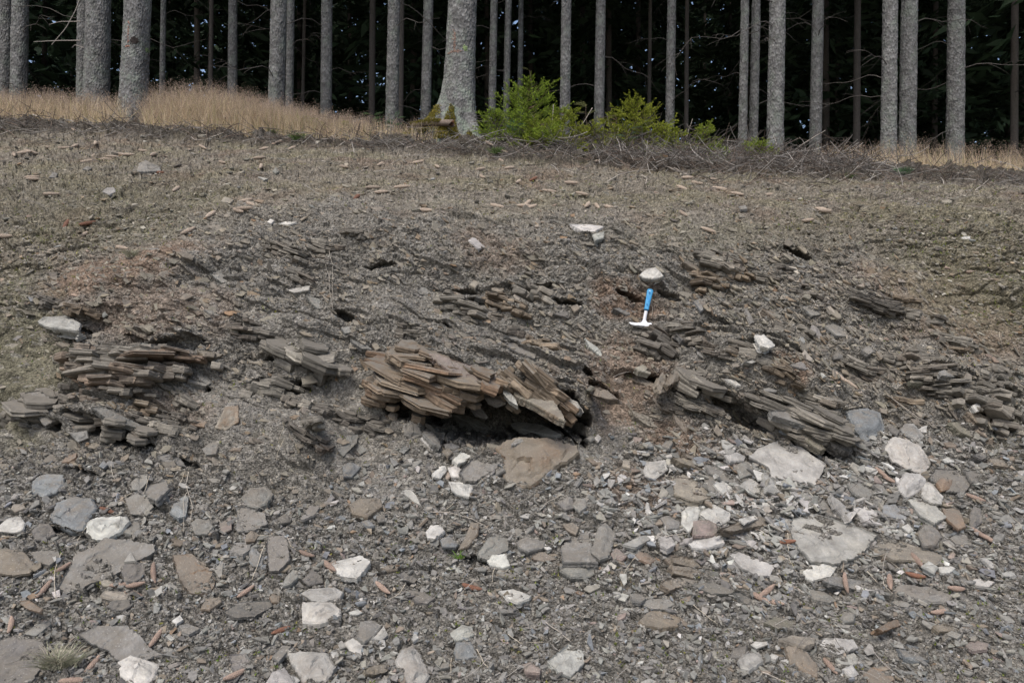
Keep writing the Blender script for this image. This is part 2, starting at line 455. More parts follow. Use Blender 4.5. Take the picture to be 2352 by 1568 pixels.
# hollows: dug into the bank, sharp under their roof, shallow at the foot
push = np.zeros_like(VX)
HOL = [(1140, 992, 200, 40, 3, .85), (1290, 966, 75, 28, 10, .7), (935, 965, 60, 22, 18, .35), (655, 908, 74, 15, 2, .26), (1386, 913, 38, 12, 14, .22),
       (1345, 880, 14, 9, 20, .12), (100, 984, 70, 14, 18, .35), (255, 1008, 110, 16, 12, .25), (430, 828, 80, 16, -8, .10), (700, 858, 95, 10, 12, .16),
       (1560, 815, 44, 16, 20, .25), (1300, 730, 36, 8, 8, .12), (1437, 708, 36, 9, 10, .12), (1700, 965, 105, 14, 26, .25),
       (1880, 1030, 85, 18, 14, .40), (2165, 912, 30, 16, 10, .25), (2285, 970, 50, 26, 30, .35), (1828, 598, 38, 10, 6, .13), 
       (425, 1062, 32, 10, 14, .15), (470, 905, 22, 9, 5, .15), (1535, 702, 36, 8, 24, .10), (1530, 905, 120, 13, 14, .22),
       (150, 1230, 55, 14, 12, .12), (190, 1095, 40, 12, 0, .10), (1100, 1290, 40, 14, 10, .10), (1175, 850, 14, 22, 0, .16), (800, 770, 28, 10, 22, .15),
       (2310, 905, 40, 10, 30, .16), (2130, 875, 50, 8, 6, .14), (330, 800, 40, 7, 20, .06), (1205, 1060, 30, 10, 20, .12),
       (1250, 690, 40, 7, 3, .09), (1060, 690, 46, 7, 3, .09), 
       (880, 640, 40, 7, 0, .09), (1110, 716, 40, 7, 10, .12), (1010, 790, 30, 6, 24, .08), (1640, 655, 30, 6, 20, .08), (190, 762, 20, 7, 0, .06)]
for (cx, cy, rx, ry, an, dp) in HOL:
    W_ = (np.abs(VX-cx) < 1.9*rx+25) & (np.abs(VY-cy) < 1.9*max(ry, rx*abs(math.sin(R(an))))+25) & (YY > 1)
    c_, s_ = math.cos(R(an)), math.sin(R(an)); wx = VX[W_]; wy = VY[W_]
    a = ((wx-cx)*c_+(wy-cy)*s_)/rx+0.30*fbm(wx/34.0, wy/34.0, 3, int(cx)); b = (-(wx-cx)*s_+(wy-cy)*c_)/ry+0.34*fbm(wx/24.0, wy/20.0, 3, int(cy))
    r = np.hypot(a, b)
    e = np.where(b < 0, 0.80, 0.25)
    f = np.clip((1.0-r)/(1.0-e), 0, 1); f = f*f*(3-2*f)
    push[W_] = np.maximum(push[W_], dp*f)
    disp[W_] += np.exp(-((r-1.12)/0.16)**2)*sst(0.2, 0.7, -b)*min(0.06, dp*0.22)
PT = BASE+NB*(disp*fade)[..., None]
PT[..., 1] += push*fade; PT[..., 2] -= 0.10*push*fade
dC = np.gradient(PT, axis=1); dR = np.gradient(PT, axis=0)
NT = norm(np.cross(dC, dR)); NT = np.where((NT*NB).sum(-1, keepdims=True) < 0, -NT, NT)

# ground colours (what the soil is made of: slate grit, brown loam, mossy fines)
def C(*v): return np.array(v, float)
GREY, BROWN, OLIVE, LITTER = C(.146, .137, .120), C(.150, .112, .084), C(.125, .116, .080), C(.040, .034, .029)
col = np.broadcast_to(GREY, XX.shape+(3,)).copy()
def mixc(c, m):
    global col
    m = np.clip(m, 0, 1)[..., None]; col = col*(1-m)+c*m
nzc = fbm(XX*1.3, AA*1.8, 4, 81); nzf = fbm(XX*5, AA*6, 3, 85)
mixc(C(.170, .150, .120), upper*.9); mixc(C(.165, .150, .098), upper*sst(-0.15, 0.3, nzc)*0.6); mixc(BROWN, upper*sst(0.05, 0.4, fbm(XX*1.1+9, AA*1.6, 3, 88))*0.6); mixc(C(.085,.072,.056), upper*sst(.1, .5, fbm(XX*3.1+2, AA*4.6, 4, 89))*0.8)
for (cx, cy, rx, ry, an, c, wt) in [(270, 640, 250, 60, -14, BROWN, 1), (370, 740, 200, 80, 0, BROWN, .6), (1440, 720, 110, 55, 10, BROWN, 1), (1430, 880, 120, 110, 30, BROWN, .8),
                                    (1560, 1010, 130, 50, 20, BROWN, .8), (2200, 720, 200, 100, 20, BROWN, .8), (2050, 660, 160, 40, 10, BROWN, .6), (1130, 600, 120, 60, 20, BROWN, .55),
                                    (1790, 900, 70, 36, 15, BROWN, 1), (1480, 1120, 130, 60, 10, BROWN, .6), (420, 950, 120, 40, 10, BROWN, .4), (40, 830, 150, 230, 0, OLIVE*.9, .9),
                                    (2250, 640, 260, 150, 8, OLIVE, .7), (1700, 560, 300, 60, 0, OLIVE*.9, .4), (250, 480, 300, 110, 0, OLIVE, .5), (2330, 1000, 60, 120, 0, OLIVE*.85, .4)]:
    a, b = ell(cx, cy, rx, ry, an); mixc(c, wt*(1-sst(0.5, 1.15, np.hypot(a, b)+0.5*nzf)))
mixc(LITTER, sst(YA-.08, YA+.18, YY)*(.75+.5*nzf)); mixc(LITTER*0.8, sst(9.6, 11, YY))
mixc(col*0.62, (i1 > 0.86)*bank*0.9); mixc(C(.20, .19, .175), ((i2 > 0.9)*(0.6*talus+0.4*bank+.25*upper)))
col *= (1.27-.06*talus-.24*upper)[..., None]*(1+0.30*(i3-0.5)+0.20*nzf)[..., None]
nr, nc = XX.shape
idx = np.arange(nr*nc).reshape(nr, nc)
Q = np.stack([idx[:-1, :-1], idx[:-1, 1:], idx[1:, 1:], idx[1:, :-1]], -1).reshape(-1, 4)
ground = link('ground', mesh_np('ground', PT.reshape(-1, 3), [Q], M_SOIL, col.reshape(-1, 3), False))
tag(ground, 'stony grey brown road bank of slate and soil rising to the forest edge', 'ground', kind='structure')

# ------------------------------------------------------------------ where a pixel of the photograph meets the bank
SX = 1024/2352.0
inw = (YY > 1.2) & (YY < 9.5) & (np.abs(KK) < 0.86)
Pin = PT[inw]; Nin = NT[inw]; NBin = NB[inw]
vx = 1176+F*Pin[:, 0]/Pin[:, 1]; vy = 784-F*(Pin[:, 2]-1.6)/Pin[:, 1]
PADX, PADY = 90, 60
WW, HH = 1024+2*PADX, 682+2*PADY
ix = np.floor(vx*SX).astype(int)+PADX; iy = np.floor(vy*SX).astype(int)+PADY
ok = (ix >= 0) & (ix < WW) & (iy >= 0) & (iy < HH)
DEP = np.full(WW*HH, 99.0); np.minimum.at(DEP, iy[ok]*WW+ix[ok], Pin[ok, 1]); DEP = DEP.reshape(HH, WW)
for _ in range(3):
    hol = DEP > 90
    st = np.stack([np.roll(DEP, s, a) for a in (0, 1) for s in (-1, 1)])
    DEP = np.where(hol, st.min(0), DEP)
DEP0 = DEP.copy()
MASK = np.zeros((HH, WW), bool)
def dep(vx, vy, D=None):
    D = DEP if D is None else D
    i = np.clip((np.asarray(vx)*SX).astype(int)+PADX, 0, WW-1); j = np.clip((np.asarray(vy)*SX).astype(int)+PADY, 0, HH-1)
    return D[j, i]
def ray(vx, vy):
    vx = np.asarray(vx, float); vy = np.asarray(vy, float)
    return np.stack([(vx-1176)/F, np.ones_like(vx), (784-vy)/F], -1)
def at(vx, vy, back=0.0):
    d = dep(vx, vy)+back
    return CAM+ray(vx, vy)*np.asarray(d)[..., None]
def inside(poly, px, py):
    r = np.zeros(px.shape, bool); j = len(poly)-1
    for i in range(len(poly)):
        xi, yi = poly[i]; xj, yj = poly[j]
        c = ((yi > py) != (yj > py))
        r ^= c & (px < (xj-xi)*(py-yi)/((yj-yi) if yj != yi else 1e-9)+xi)
        j = i
    return r
# ------------------------------------------------------------------ single stones, slabs and ledges
COL = dict(g=(.182, .178, .164), d=(.112, .108, .100), b=(.175, .148, .116), p=(.310, .303, .280), w=(.44, .428, .395), r=(.190, .142, .102),
           k=(.225, .182, .162), u=(.168, .178, .182), o=(.165, .157, .120), t=(.255, .230, .188))
CNAME = dict(g='grey', d='dark grey', b='brown', p='pale grey', w='whitish', r='rusty', k='pinkish', u='blue grey', o='olive grey', t='tan')
BED = norm(np.array([0.40, -0.62, 0.66]))

from mathutils.geometry import delaunay_2d_cdt
def slab_mesh(name, P, th, seed, chunk=False):
    """a split stone: ragged layered sides, and a top broken into shallow steps or facets"""
    P = np.asarray(P, float)
    A = 0.5*np.sum(P[:, 0]*np.roll(P[:, 1], -1)-np.roll(P[:, 0], -1)*P[:, 1])
    if A < 0: P = P[::-1]
    c = P.mean(0); P = P-c
    E = np.roll(P, -1, 0)-P; Ln = np.hypot(*E.T); per = Ln.sum()
    size = math.sqrt(max(abs(A), 1e-6))
    M = int(np.clip(per/max(0.009, size/26), 20, 120))
    cs = np.concatenate([[0], np.cumsum(Ln)]); s = np.linspace(0, per, M, endpoint=False)
    for q in cs[:-1]: s[np.argmin(np.abs(s-q))] = q            # keep the corners sharp
    s = np.unique(s); M = len(s)
    PP = np.vstack([P, P[:1]])
    O = np.stack([np.interp(s, cs, PP[:, i]) for i in (0, 1)], -1)
    T = norm(np.roll(O, -1, 0)-np.roll(O, 1, 0)); NO = np.column_stack([T[:, 1], -T[:, 0]])
    lp = s/per*2*np.pi; L1 = size*0.5
    def edge(f, k): return noise2(np.cos(lp)*f+seed*1.7, np.sin(lp)*f+k*3.1, seed+k)
    rj = np.random.default_rng(seed+5000); O = O+NO*(size*(0.012*edge(4, 1)+.050*(rj.random(len(O))-.5)*(rj.random(len(O)) < .55)))[:, None]
    r = np.random.default_rng(seed)
    nl = int(np.clip(th/0.012, 2, 4 if chunk else 8))
    zs = np.linspace(-th, -0.06*th, nl+1)
    rings = [O*0.82+0*NO]; zr = [np.full(M, -th*1.05)]
    for l in range(nl):
        k = l/max(nl-1, 1)
        off = -(1-k)*min(0.30*th, 0.12*size)*(1.3 if chunk else 0.5)+r.uniform(-1, .4)*min(0.006, .05*size)*(l < nl-1)
        off = off+min(.010, .07*size)*edge(4, 10+l)*(l < nl-1)+min(.004, .03*size)*edge(14, 20+l)
        if l == nl-1: off = 0*edge(3, 1)
        dz = 0.05*th*edge(2.5, 30)
        rings += [O+NO*np.reshape(off, (-1, 1)), O+NO*np.reshape(off-.001, (-1, 1))]; zr += [zs[l]+dz, zs[l+1]-.015*th+dz]
    bev = min(.010 if chunk else .004, .06*size)
    inner = O-NO*bev
    # even triangles over the top
    h = max(0.0085, size/24)
    x0, y0 = inner.min(0); x1, y1 = inner.max(0)
    gx, gy = np.meshgrid(np.arange(x0, x1+h, h), np.arange(y0, y1+h, h*.87)); gx = gx+(np.arange(len(gx)) % 2)[:, None]*h*.5
    gx = gx+r.uniform(-.22, .22, gx.shape)*h; gy = gy+r.uniform(-.22, .22, gy.shape)*h
    q = np.column_stack([gx.ravel(), gy.ravel()]); q = q[inside(inner, q[:, 0], q[:, 1])]
    if len(q):
        dmin = np.sqrt(((q[:, None]-inner[None])**2).sum(-1)).min(1); q = q[dmin > .6*h]
    pts = np.vstack([inner, q]) if len(q) else inner
    vo, ed, fa, orig, _, _ = delaunay_2d_cdt([Vector((float(a), float(b))) for a, b in pts], [], [list(range(M))], 1, 1e-7)
    vo = np.array([(v.x, v.y) for v in vo]); fa = np.array([list(f)[:3] for f in fa if len(f) == 3], int)
    u = vo/size; z = np.zeros(len(vo))
    dedge = np.sqrt(((vo[:, None]-inner[None])**2).sum(-1)).min(1)
    if chunk:
        f1, f2, ia, ib, ox, oy = cell2(u[:, 0]*2.1+seed, u[:, 1]*2.1, seed)
        z = z+size*((ia-.5)*.9*ox+(ib-.5)*.9*oy)*.17*sst(0, .14*size, dedge)+min(.35*th, .10*size)*sst(0, .30*size, dedge)
        z = z+.022*size*fbm(u[:, 0]*4+seed, u[:, 1]*4, 4, seed+8, .6)
    else:
        for k in range(3):
            fa_ = r.uniform(0, 6.28); fo = r.uniform(-.35, .45)
            w_ = u[:, 0]*math.cos(fa_)+u[:, 1]*math.sin(fa_)+.16*fbm(u[:, 0]*4+k*7, u[:, 1]*4, 3, seed+40+k)
            z = z-min(.10*th, .007)*r.uniform(.5, 1.4)*sst(0, .025, w_-fo)
        z = z+min(.10*th, .012)*fbm(u[:, 0]*2.4+seed, u[:, 1]*2.4, 3, seed+8)+min(.03*th, .003)*noise2(u[:, 0]*13, u[:, 1]*13, seed+9)
    on = dedge < 1e-6
    V = [np.column_stack([a, b]) for a, b in zip(rings, zr)]; nR = len(rings); nv = nR*M
    V = np.vstack(V+[np.column_stack([vo, z])])
    # find the copy of the inner outline among the triangulated points
    m = np.array([int(np.argmin(((vo-p)**2).sum(1))) for p in inner])+nv
    i = np.arange(nR-1)[:, None]*M; j = np.arange(M)[None, :]; j2 = (j+1) % M
    Qd = np.stack([i+j, i+j2, i+M+j2, i+M+j], -1).reshape(-1, 4)
    jj = np.arange(M); last = (nR-1)*M
    Q2 = np.column_stack([last+jj, last+(jj+1) % M, m[(jj+1) % M], m[jj]]); Q2 = Q2[Q2[:, 2] != Q2[:, 3]]
    V = np.vstack([V, [[0, 0, -th*1.1]]]); bt = len(V)-1
    T = np.concatenate([fa+nv, np.column_stack([(jj+1) % M, jj, np.full(M, bt)])])
    return mesh_np(name, V, [np.vstack([Qd, Q2]), T], M_ROCK), c

LANDS = []          # (view x, view y, phrase)
ROCKS = []          # things still needing an automatic label
seed_c = [100]
def plane_of(poly, kind):
    x0, y0 = poly.min(0); x1, y1 = poly.max(0)
    gx, gy = np.meshgrid(np.linspace(x0, x1, 18), np.linspace(y0, y1, 18)); m = inside(poly, gx, gy)
    if m.sum() < 4: m[:] = True
    px, py = gx[m], gy[m]
    D = dep(px, py, DEP0)
    Pp = CAM+ray(px, py)*D[:, None]
    c = np.median(Pp, 0); q = Pp-c
    good = np.linalg.norm(q, axis=1) < 2.0*np.median(np.linalg.norm(q, axis=1))+1e-6
    u, s, vt_ = np.linalg.svd(q[good]-q[good].mean(0)); n = vt_[2]
    if n[1] > 0: n = -n
    if n[2] < 0: n = norm(n*np.array([1, 1, 0.0])+np.array([0, 0, .2]))
    return c, n, px, py

def place_rock(poly, kind, col_, th, name='slate_slab', rust=0.0, parent=None, lift=0.0, nrm=None):
    """poly: outline in picture units; the stone lies on a plane fitted to the bank"""
    poly = np.asarray(poly, float)
    seed_c[0] += 1; sd = seed_c[0]; r = np.random.default_rng(sd)
    c, nfit, px, py = plane_of(poly, kind)
    if nrm is not None: n = norm(np.asarray(nrm, float))
    elif kind == 'l': n = norm(0.30*nfit+0.70*norm(BED+r.normal(0, .10, 3)))
    elif kind == 'f': n = norm(0.55*nfit+0.45*norm(np.array([0.05, -0.9, 0.42]))+r.normal(0, .04, 3))
    else: n = norm(0.62*nfit+0.38*norm(np.array([0.10, -0.42, 0.85]))+r.normal(0, .09, 3))
    vd = norm(c-CAM)
    if -(n@vd) < 0.30: n = norm(n-vd*(0.32+(n@vd)))
    rc = ray(px, py); dn = (n@(c-CAM))/(rc@n)
    D = dep(px, py)
    sh = np.percentile(dn-D, 78 if kind == 'l' else 96)+lift
    sh = np.clip(sh, -0.5, 0.6)
    cpix = poly.mean(0); rc0 = ray(*cpix)
    d0 = (n@(c-CAM))/(rc0@n)-sh
    P0 = CAM+rc0*d0
    rp = ray(poly[:, 0], poly[:, 1]); dp_ = (n@(P0-CAM))/(rp@n)
    W = CAM+rp*dp_[:, None]
    e1 = norm(np.array([1.0, 0, 0])-n*n[0]); e2 = np.cross(n, e1)
    L2 = np.column_stack([(W-P0)@e1, (W-P0)@e2])
    me, c2 = slab_mesh(name, L2, th, sd, kind == 'c' or kind == 'f')
    P1 = P0+e1*c2[0]+e2*c2[1]
    k = COL[col_]; v = np.exp(r.normal(0, .09)); colr = tuple(float(np.clip(x*v*(1+r.normal(0, .010)), 0, .8)) for x in k)+(float(rust),)
    M = frame(e1, e2, n, P1)
    if parent is not None:
        M = Matrix.Translation(-parent.location) @ M
    o = link(name, me, parent, M, colr)
    # the stone now covers the bank here
    x0, y0 = np.floor(poly.min(0)*SX).astype(int); x1, y1 = np.ceil(poly.max(0)*SX).astype(int)
    x0 = max(x0, -PADX); y0 = max(y0, -PADY); x1 = min(x1, WW-PADX-1); y1 = min(y1, HH-PADY-1)
    if x1 > x0 and y1 > y0:
        gx, gy = np.meshgrid(np.arange(x0, x1+1), np.arange(y0, y1+1))
        m = inside(poly, (gx+.5)/SX, (gy+.5)/SX)
        rr = ray((gx+.5)/SX, (gy+.5)/SX); dd = (n@(P1-CAM))/(rr@n)
        sub = DEP[gy+PADY, gx+PADX]; DEP[gy+PADY, gx+PADX] = np.where(m & (dd > 0.5), np.minimum(sub, dd), sub)
        MASK[gy+PADY, gx+PADX] |= m
    return o

def area_of(p): return 0.5*abs(np.sum(p[:, 0]*np.roll(p[:, 1], -1)-np.roll(p[:, 0], -1)*p[:, 1]))

def stone(reg, kind, colr, th, poly, label='', lm='', rust=0.0, lift=0.0, cat=None):
    p = rv(reg, poly)
    big = area_of(p)
    name = {'l': 'slate_ledge', 'f': 'boulder', 'c': 'stone', 't': 'slate_slab' if big > 900 else 'slate_shard'}[kind]
    o = place_rock(p, kind, colr, th, name, rust, lift=lift)
    o['category'] = cat or {'slate_ledge': 'rock ledge', 'boulder': 'boulder', 'stone': 'stone', 'slate_slab': 'stone slab', 'slate_shard': 'stone'}[name]
    cx, cy = p.mean(0)
    if lm: LANDS.append((cx, cy, lm))
    if label: o['label'] = label
    else: ROCKS.append((o, cx, cy, colr, kind, p))
    return o

def plates_mesh(C0, e1, e2, e3, L, Wd, T, r, K=8):
    """angular split plates, each a bevelled prism"""
    n = len(C0)
    th = (np.arange(K)[None, :]+r.uniform(-.42, .42, (n, K)))*2*np.pi/K
    q = r.uniform(.66, 1.15, (n, K))
    x = np.sign(np.cos(th))*np.abs(np.cos(th))**.8*q*L[:, None]; y = np.sin(th)*q*Wd[:, None]
    tl = r.uniform(-.10, .10, (n, 2)); V = []
    for sc, z in ((.88, -1.0), (1.0, -.72), (.955, -.40), (1.0, -.18), (.95, 0.0)):
        jit = 1+r.uniform(-.035, .035, (n, K))*(z > -.9)
        zz = z*T[:, None]*np.ones((1, K))+r.uniform(-.10, .10, (n, K))*T[:, None]+(tl[:, :1]*x+tl[:, 1:]*y)*(z > -.3)*.5
        V.append(C0[:, None, :]+(x*sc*jit)[..., None]*e1[:, None]+(y*sc*jit)[..., None]*e2[:, None]+zz[..., None]*e3[:, None])
    V = np.stack(V, 1).reshape(-1, 3); R_ = 5
    b = (np.arange(n)*R_*K)[:, None, None]; l = (np.arange(R_-1)*K)[None, :, None]; jx = np.arange(K)[None, None, :]; j2 = (jx+1) % K
    Qd = np.stack([b+l+jx, b+l+j2, b+l+K+j2, b+l+K+jx], -1).reshape(-1, 4)
    top = (np.arange(n)*R_*K)[:, None]+(R_-1)*K+np.arange(K)[None, :]; bot = ((np.arange(n)*R_*K)[:, None]+np.arange(K)[None, :])[:, ::-1]
    return V, Qd, top, bot, R_*K

def bedrock(reg, poly, dip, T, amp, bulge, col_, rust, parent, jl=.22, back=.30, seed=1):
    """bedrock standing in the bank: a tight pack of thin cleaved plates, all tilted the same way"""
    poly = rv(reg, poly); c, nfit, px, py = plane_of(poly, 'l'); r = np.random.default_rng(900+seed)
    n = norm(.60*nfit+.40*norm(np.array([0.0, -.86, .50])))
    rc = ray(px, py); sh = np.percentile((n@(c-CAM))/(rc@n)-dep(px, py, DEP0), 60)
    cp = poly.mean(0); r0 = ray(*cp); P0 = CAM+r0*((n@(c-CAM))/(r0@n)-sh)
    e1 = norm(np.array([1.0, 0, 0])-n*n[0]); e2 = np.cross(n, e1); de = R(dip)
    ax = e1*math.cos(de)-e2*math.sin(de); bx = e1*math.sin(de)+e2*math.cos(de)
    x0, y0 = poly.min(0); x1, y1 = poly.max(0); A_px = area_of(poly)
    dv = max(3.0, T*.42*F/P0[1]); du = dv*2.6
    cnt = int(np.clip(A_px/(dv*du)*1.25, 14, 900))
    g_ = r.uniform([x0, y0], [x1, y1], (cnt*4, 2)); g_ = g_[inside(poly, g_[:, 0], g_[:, 1])][:cnt]; cnt = len(g_)
    q = np.roll(poly, -1, 0); dist = np.full(cnt, 1e9)
    for a_, b_ in zip(poly, q):
        ab = b_-a_; t = np.clip(((g_[:, 0]-a_[0])*ab[0]+(g_[:, 1]-a_[1])*ab[1])/(ab@ab+1e-9), 0, 1)
        dist = np.minimum(dist, np.hypot(g_[:, 0]-a_[0]-t*ab[0], g_[:, 1]-a_[1]-t*ab[1]))
    rr = ray(g_[:, 0], g_[:, 1]); W = CAM+rr*((n@(P0-CAM))/(rr@n))[:, None]
    u = (W-P0)@ax; v = (W-P0)@bx
    step = T*.55; k = np.round(v/step); v2 = k*step+.25*step*noise2(u*4, k*1.7, seed)        # plates lie in layers
    out = bulge*.75*sst(0, 30, dist)+amp*(.50*noise2(u*2.5, k*3.3, seed+1)+.32*r.uniform(-1, 1, cnt))-.025
    P = P0+ax*u[:, None]+bx*v2[:, None]+n*out[:, None]
    L = np.minimum(T*r.uniform(.7, 2.6, cnt)*1.05, (dist+10)*P[:, 1]/F*1.3); Wd = L*r.uniform(.45, .8, cnt)+.02; Tk = step*r.uniform(.45, 1.15, cnt)
    nn = norm(bx*.84+n*.46+r.normal(0, .085, (cnt, 3))); d1 = norm(ax+r.normal(0, .16, (cnt, 3))); d1 = norm(d1-nn*(d1*nn).sum(1, keepdims=True)); d2 = np.cross(nn, d1)
    V, Qd, top, bot, per = plates_mesh(P, d1, d2, nn, L, Wd, Tk, r)
    base = np.array(COL[col_])*np.array([.74, .695, .63]); cl = base*np.exp(r.normal(0, .24, (cnt, 1)))
    rz = np.clip(rust*1.5*sst(-.1, .5, noise2(u*3, v*5, seed+5))+rust*.25*r.random(cnt), 0, 1)[:, None]; cl = cl*(1-rz)+np.array([.165, .105, .066])*np.exp(r.normal(0, .15, (cnt, 1)))*rz
    bl = (r.random(cnt) < .10)[:, None]; cl = np.where(bl, cl*1.45, cl)
    me = mesh_np('bedrock', V-P0, [Qd, top, bot], M_BED, np.repeat(cl, per, 0))
    o = link('bedrock', me, parent, Matrix.Translation(Vector(P0)-parent.location))
    iu = np.clip((g_[:, 0]*SX).astype(int)+PADX, 2, WW-3); iv = np.clip((g_[:, 1]*SX).astype(int)+PADY, 2, HH-3)
    for dx in (-2, -1, 0, 1, 2):
        for dy in (-1, 0, 1):
            np.minimum.at(DEP, (iv+dy, iu+dx), P[:, 1]); MASK[iv+dy, iu+dx] = True
    return o

def outcrop(label, beds, layers, lm, cat='rock outcrop'):
    """bedrock standing in the bank: one thing, the bedrock and its loosened layers are parts"""
    ps = [rv(b[0], b[1]) for b in beds]+[rv(l[0], l[4]) for l in layers]; c = np.concatenate(ps).mean(0)
    P = at(c[0], c[1]); root = empty('slate_outcrop', P); bpy.context.view_layer.update()
    tag(root, label, cat)
    LANDS.append((c[0], c[1], lm))
    for i, b in enumerate(beds): bedrock(*b, parent=root, seed=len(LANDS)*7+i)
    for l in layers:
        place_rock(rv(l[0], l[4]), l[1], l[2], l[3], 'layer', l[5] if len(l) > 5 else 0.0, root, l[6] if len(l) > 6 else 0.0)
    return root

# the bedrock that crops out of the bank:       outline, dip, layer, ledge, bulge, colour, rust
outcrop('thick slate outcrop with orange rust stains overhanging the largest dark hollow', [
    ('Z2', [(160,290),(250,200),(380,240),(500,80),(560,130),(740,190),(1000,300),(1240,390),(1480,450),(1480,560),(1260,600),(1200,640),(1240,740),(1100,720),(1060,780),(940,800),(880,860),(860,890),(720,890),(690,850),(560,830),(430,760),(350,740),(250,740),(185,680),(190,480),(250,420)], 22, .095, .12, .12, 'b', .60),
    ('Z2', [(1420,460),(1620,380),(1860,370),(2000,560),(2015,630),(2150,770),(2110,830),(2030,905),(1900,850),(1740,750),(1580,760),(1500,640)], 33, .085, .11, .12, 'b', .25)], [
    ('Z2', 'l', 'r', .05, [(380,260),(500,240),(640,250),(760,330),(850,450),(720,450),(640,430),(480,350)], .7, .02),
    ('Z2', 'l', 'k', .06, [(745,265),(800,260),(1000,330),(1240,400),(1480,470),(1470,560),(1260,570),(1060,500),(900,400),(770,300)], .45, .03),
    ('Z2', 'f', 'g', .04, [(1120,710),(1200,740),(1300,860),(1280,885),(1180,860),(1125,790)], .0),
    ('Z2', 't', 'd', .04, [(1230,740),(1420,770),(1600,860),(1600,890),(1470,910),(1340,870)], .0, -.3),
    ('Z2', 'l', 'p', .05, [(860,860),(940,780),(1060,830),(1260,910),(1330,960),(1260,995),(1080,980),(900,910)], .1, .03),
    ('Z2', 'f', 'p', .05, [(1260,680),(1340,650),(1440,680),(1470,740),(1380,775),(1300,740)], .2, .02),
    ('Z2', 'l', 'p', .05, [(1440,560),(1500,620),(1560,690),(1580,755),(1500,710),(1440,640)], .0, .02),
    ('Z2', 'l', 't', .06, [(1510,560),(1640,540),(1800,640),(1930,720),(2020,860),(2030,905),(1900,840),(1740,740),(1560,660)], .45, .03),
    ('Z2', 'f', 'p', .09, [(1870,640),(2010,650),(2130,720),(2155,775),(2110,830),(2010,810),(1930,720)], .15, .03),
], 'the rust stained outcrop over the big hollow')
outcrop('outcrop of thin dark slate layers, brown stained at its foot, under brown loam', [
    ('Z3', [(550,300),(700,210),(900,200),(1220,180),(1340,150),(1700,250),(2100,270),(2050,310),(1880,330),(1850,400),(1720,470),(1540,520),(1420,600),(1180,620),(1160,670),(1020,670),(840,590),(700,500),(690,430),(600,400)], 5, .075, .11, .10, 'g', .35)], [
    ('Z3', 'l', 'b', .06, [(1090,395),(1250,390),(1460,420),(1440,470),(1300,480),(1130,450)], .5, .02),
    ('Z3', 'l', 'g', .05, [(1220,200),(1340,160),(1500,200),(1700,270),(1760,310),(1600,310),(1460,260)], .0, .03),
    ('Z3', 'l', 'b', .04, [(1850,230),(1960,240),(2100,270),(2040,300),(1930,300)], .1, .03),
], 'the thin layered dark outcrop')
outcrop('long thick slate beds tilted down over loose plates, above a low dark gap', [
    ('Z3', [(560,900),(640,800),(800,770),(860,750),(960,760),(1180,860),(1430,1000),(1430,1050),(1290,1110),(1080,1060),(860,970),(640,930)], 22, .10, .10, .12, 'g', .10),
    ('Z3', [(210,650),(350,600),(520,620),(660,760),(560,830),(540,930),(400,960),(280,900),(200,860)], 18, .11, .08, .10, 'g', .05)], [
    ('Z3', 'l', 'g', .05, [(860,770),(960,760),(1180,860),(1380,960),(1430,1000),(1280,960),(1020,880)], .1, .03),
], 'the long tilted slate beds')
outcrop('slate outcrop of dark tilted layers on which the hammer stands', [
    ('HM', [(620,1120),(700,1085),(960,1090),(1080,1090),(1350,1240),(1560,1180),(1930,1340),(1900,1400),(1640,1380),(1440,1480),(1400,1570),(1350,1640),(1050,1570),(780,1450),(620,1340),(680,1220)], 30, .07, .09, .07, 'd', .15)], [
    ('HM', 'l', 'o', .05, [(1060,1300),(1300,1340),(1450,1480),(1420,1550),(1200,1470),(1080,1380)], .25, .02),
    ('HM', 'l', 'd', .05, [(1440,1180),(1560,1180),(1740,1270),(1930,1340),(1860,1360),(1640,1310)], .1, .02),
], 'the slate layers under the hammer')
outcrop('stack of thin grey slate leaves beside brown soil, over a small triangular hollow', [
    ('Z4', [(1270,530),(1330,400),(1470,300),(1600,280),(1760,400),(1760,540),(1720,620),(1680,660),(1600,690),(1490,630),(1410,560)], 3, .045, .07, .08, 'g', .08)], [
    ('Z4', 'l', 'o', .05, [(1270,520),(1330,480),(1420,500),(1410,540),(1300,540)], .0, .02),
    ('Z4', 'l', 'g', .04, [(1560,430),(1660,400),(1760,450),(1700,480),(1580,470)], .0, .02),
], 'the stack of slate leaves')
outcrop('ribbed grey slate bed jutting over a deep dark cleft near brown soil', [
    ('Z4', [(1760,600),(1850,530),(2000,545),(2130,640),(2170,700),(2280,850),(2320,920),(2240,960),(2100,940),(1990,830),(1940,750),(1790,670)], 16, .075, .09, .10, 'g', .06)], [
    ('Z4', 'l', 'd', .05, [(1970,540),(2060,550),(2190,620),(2270,700),(2210,700),(2100,630)], .05),
], 'the ribbed slate bed over the cleft')
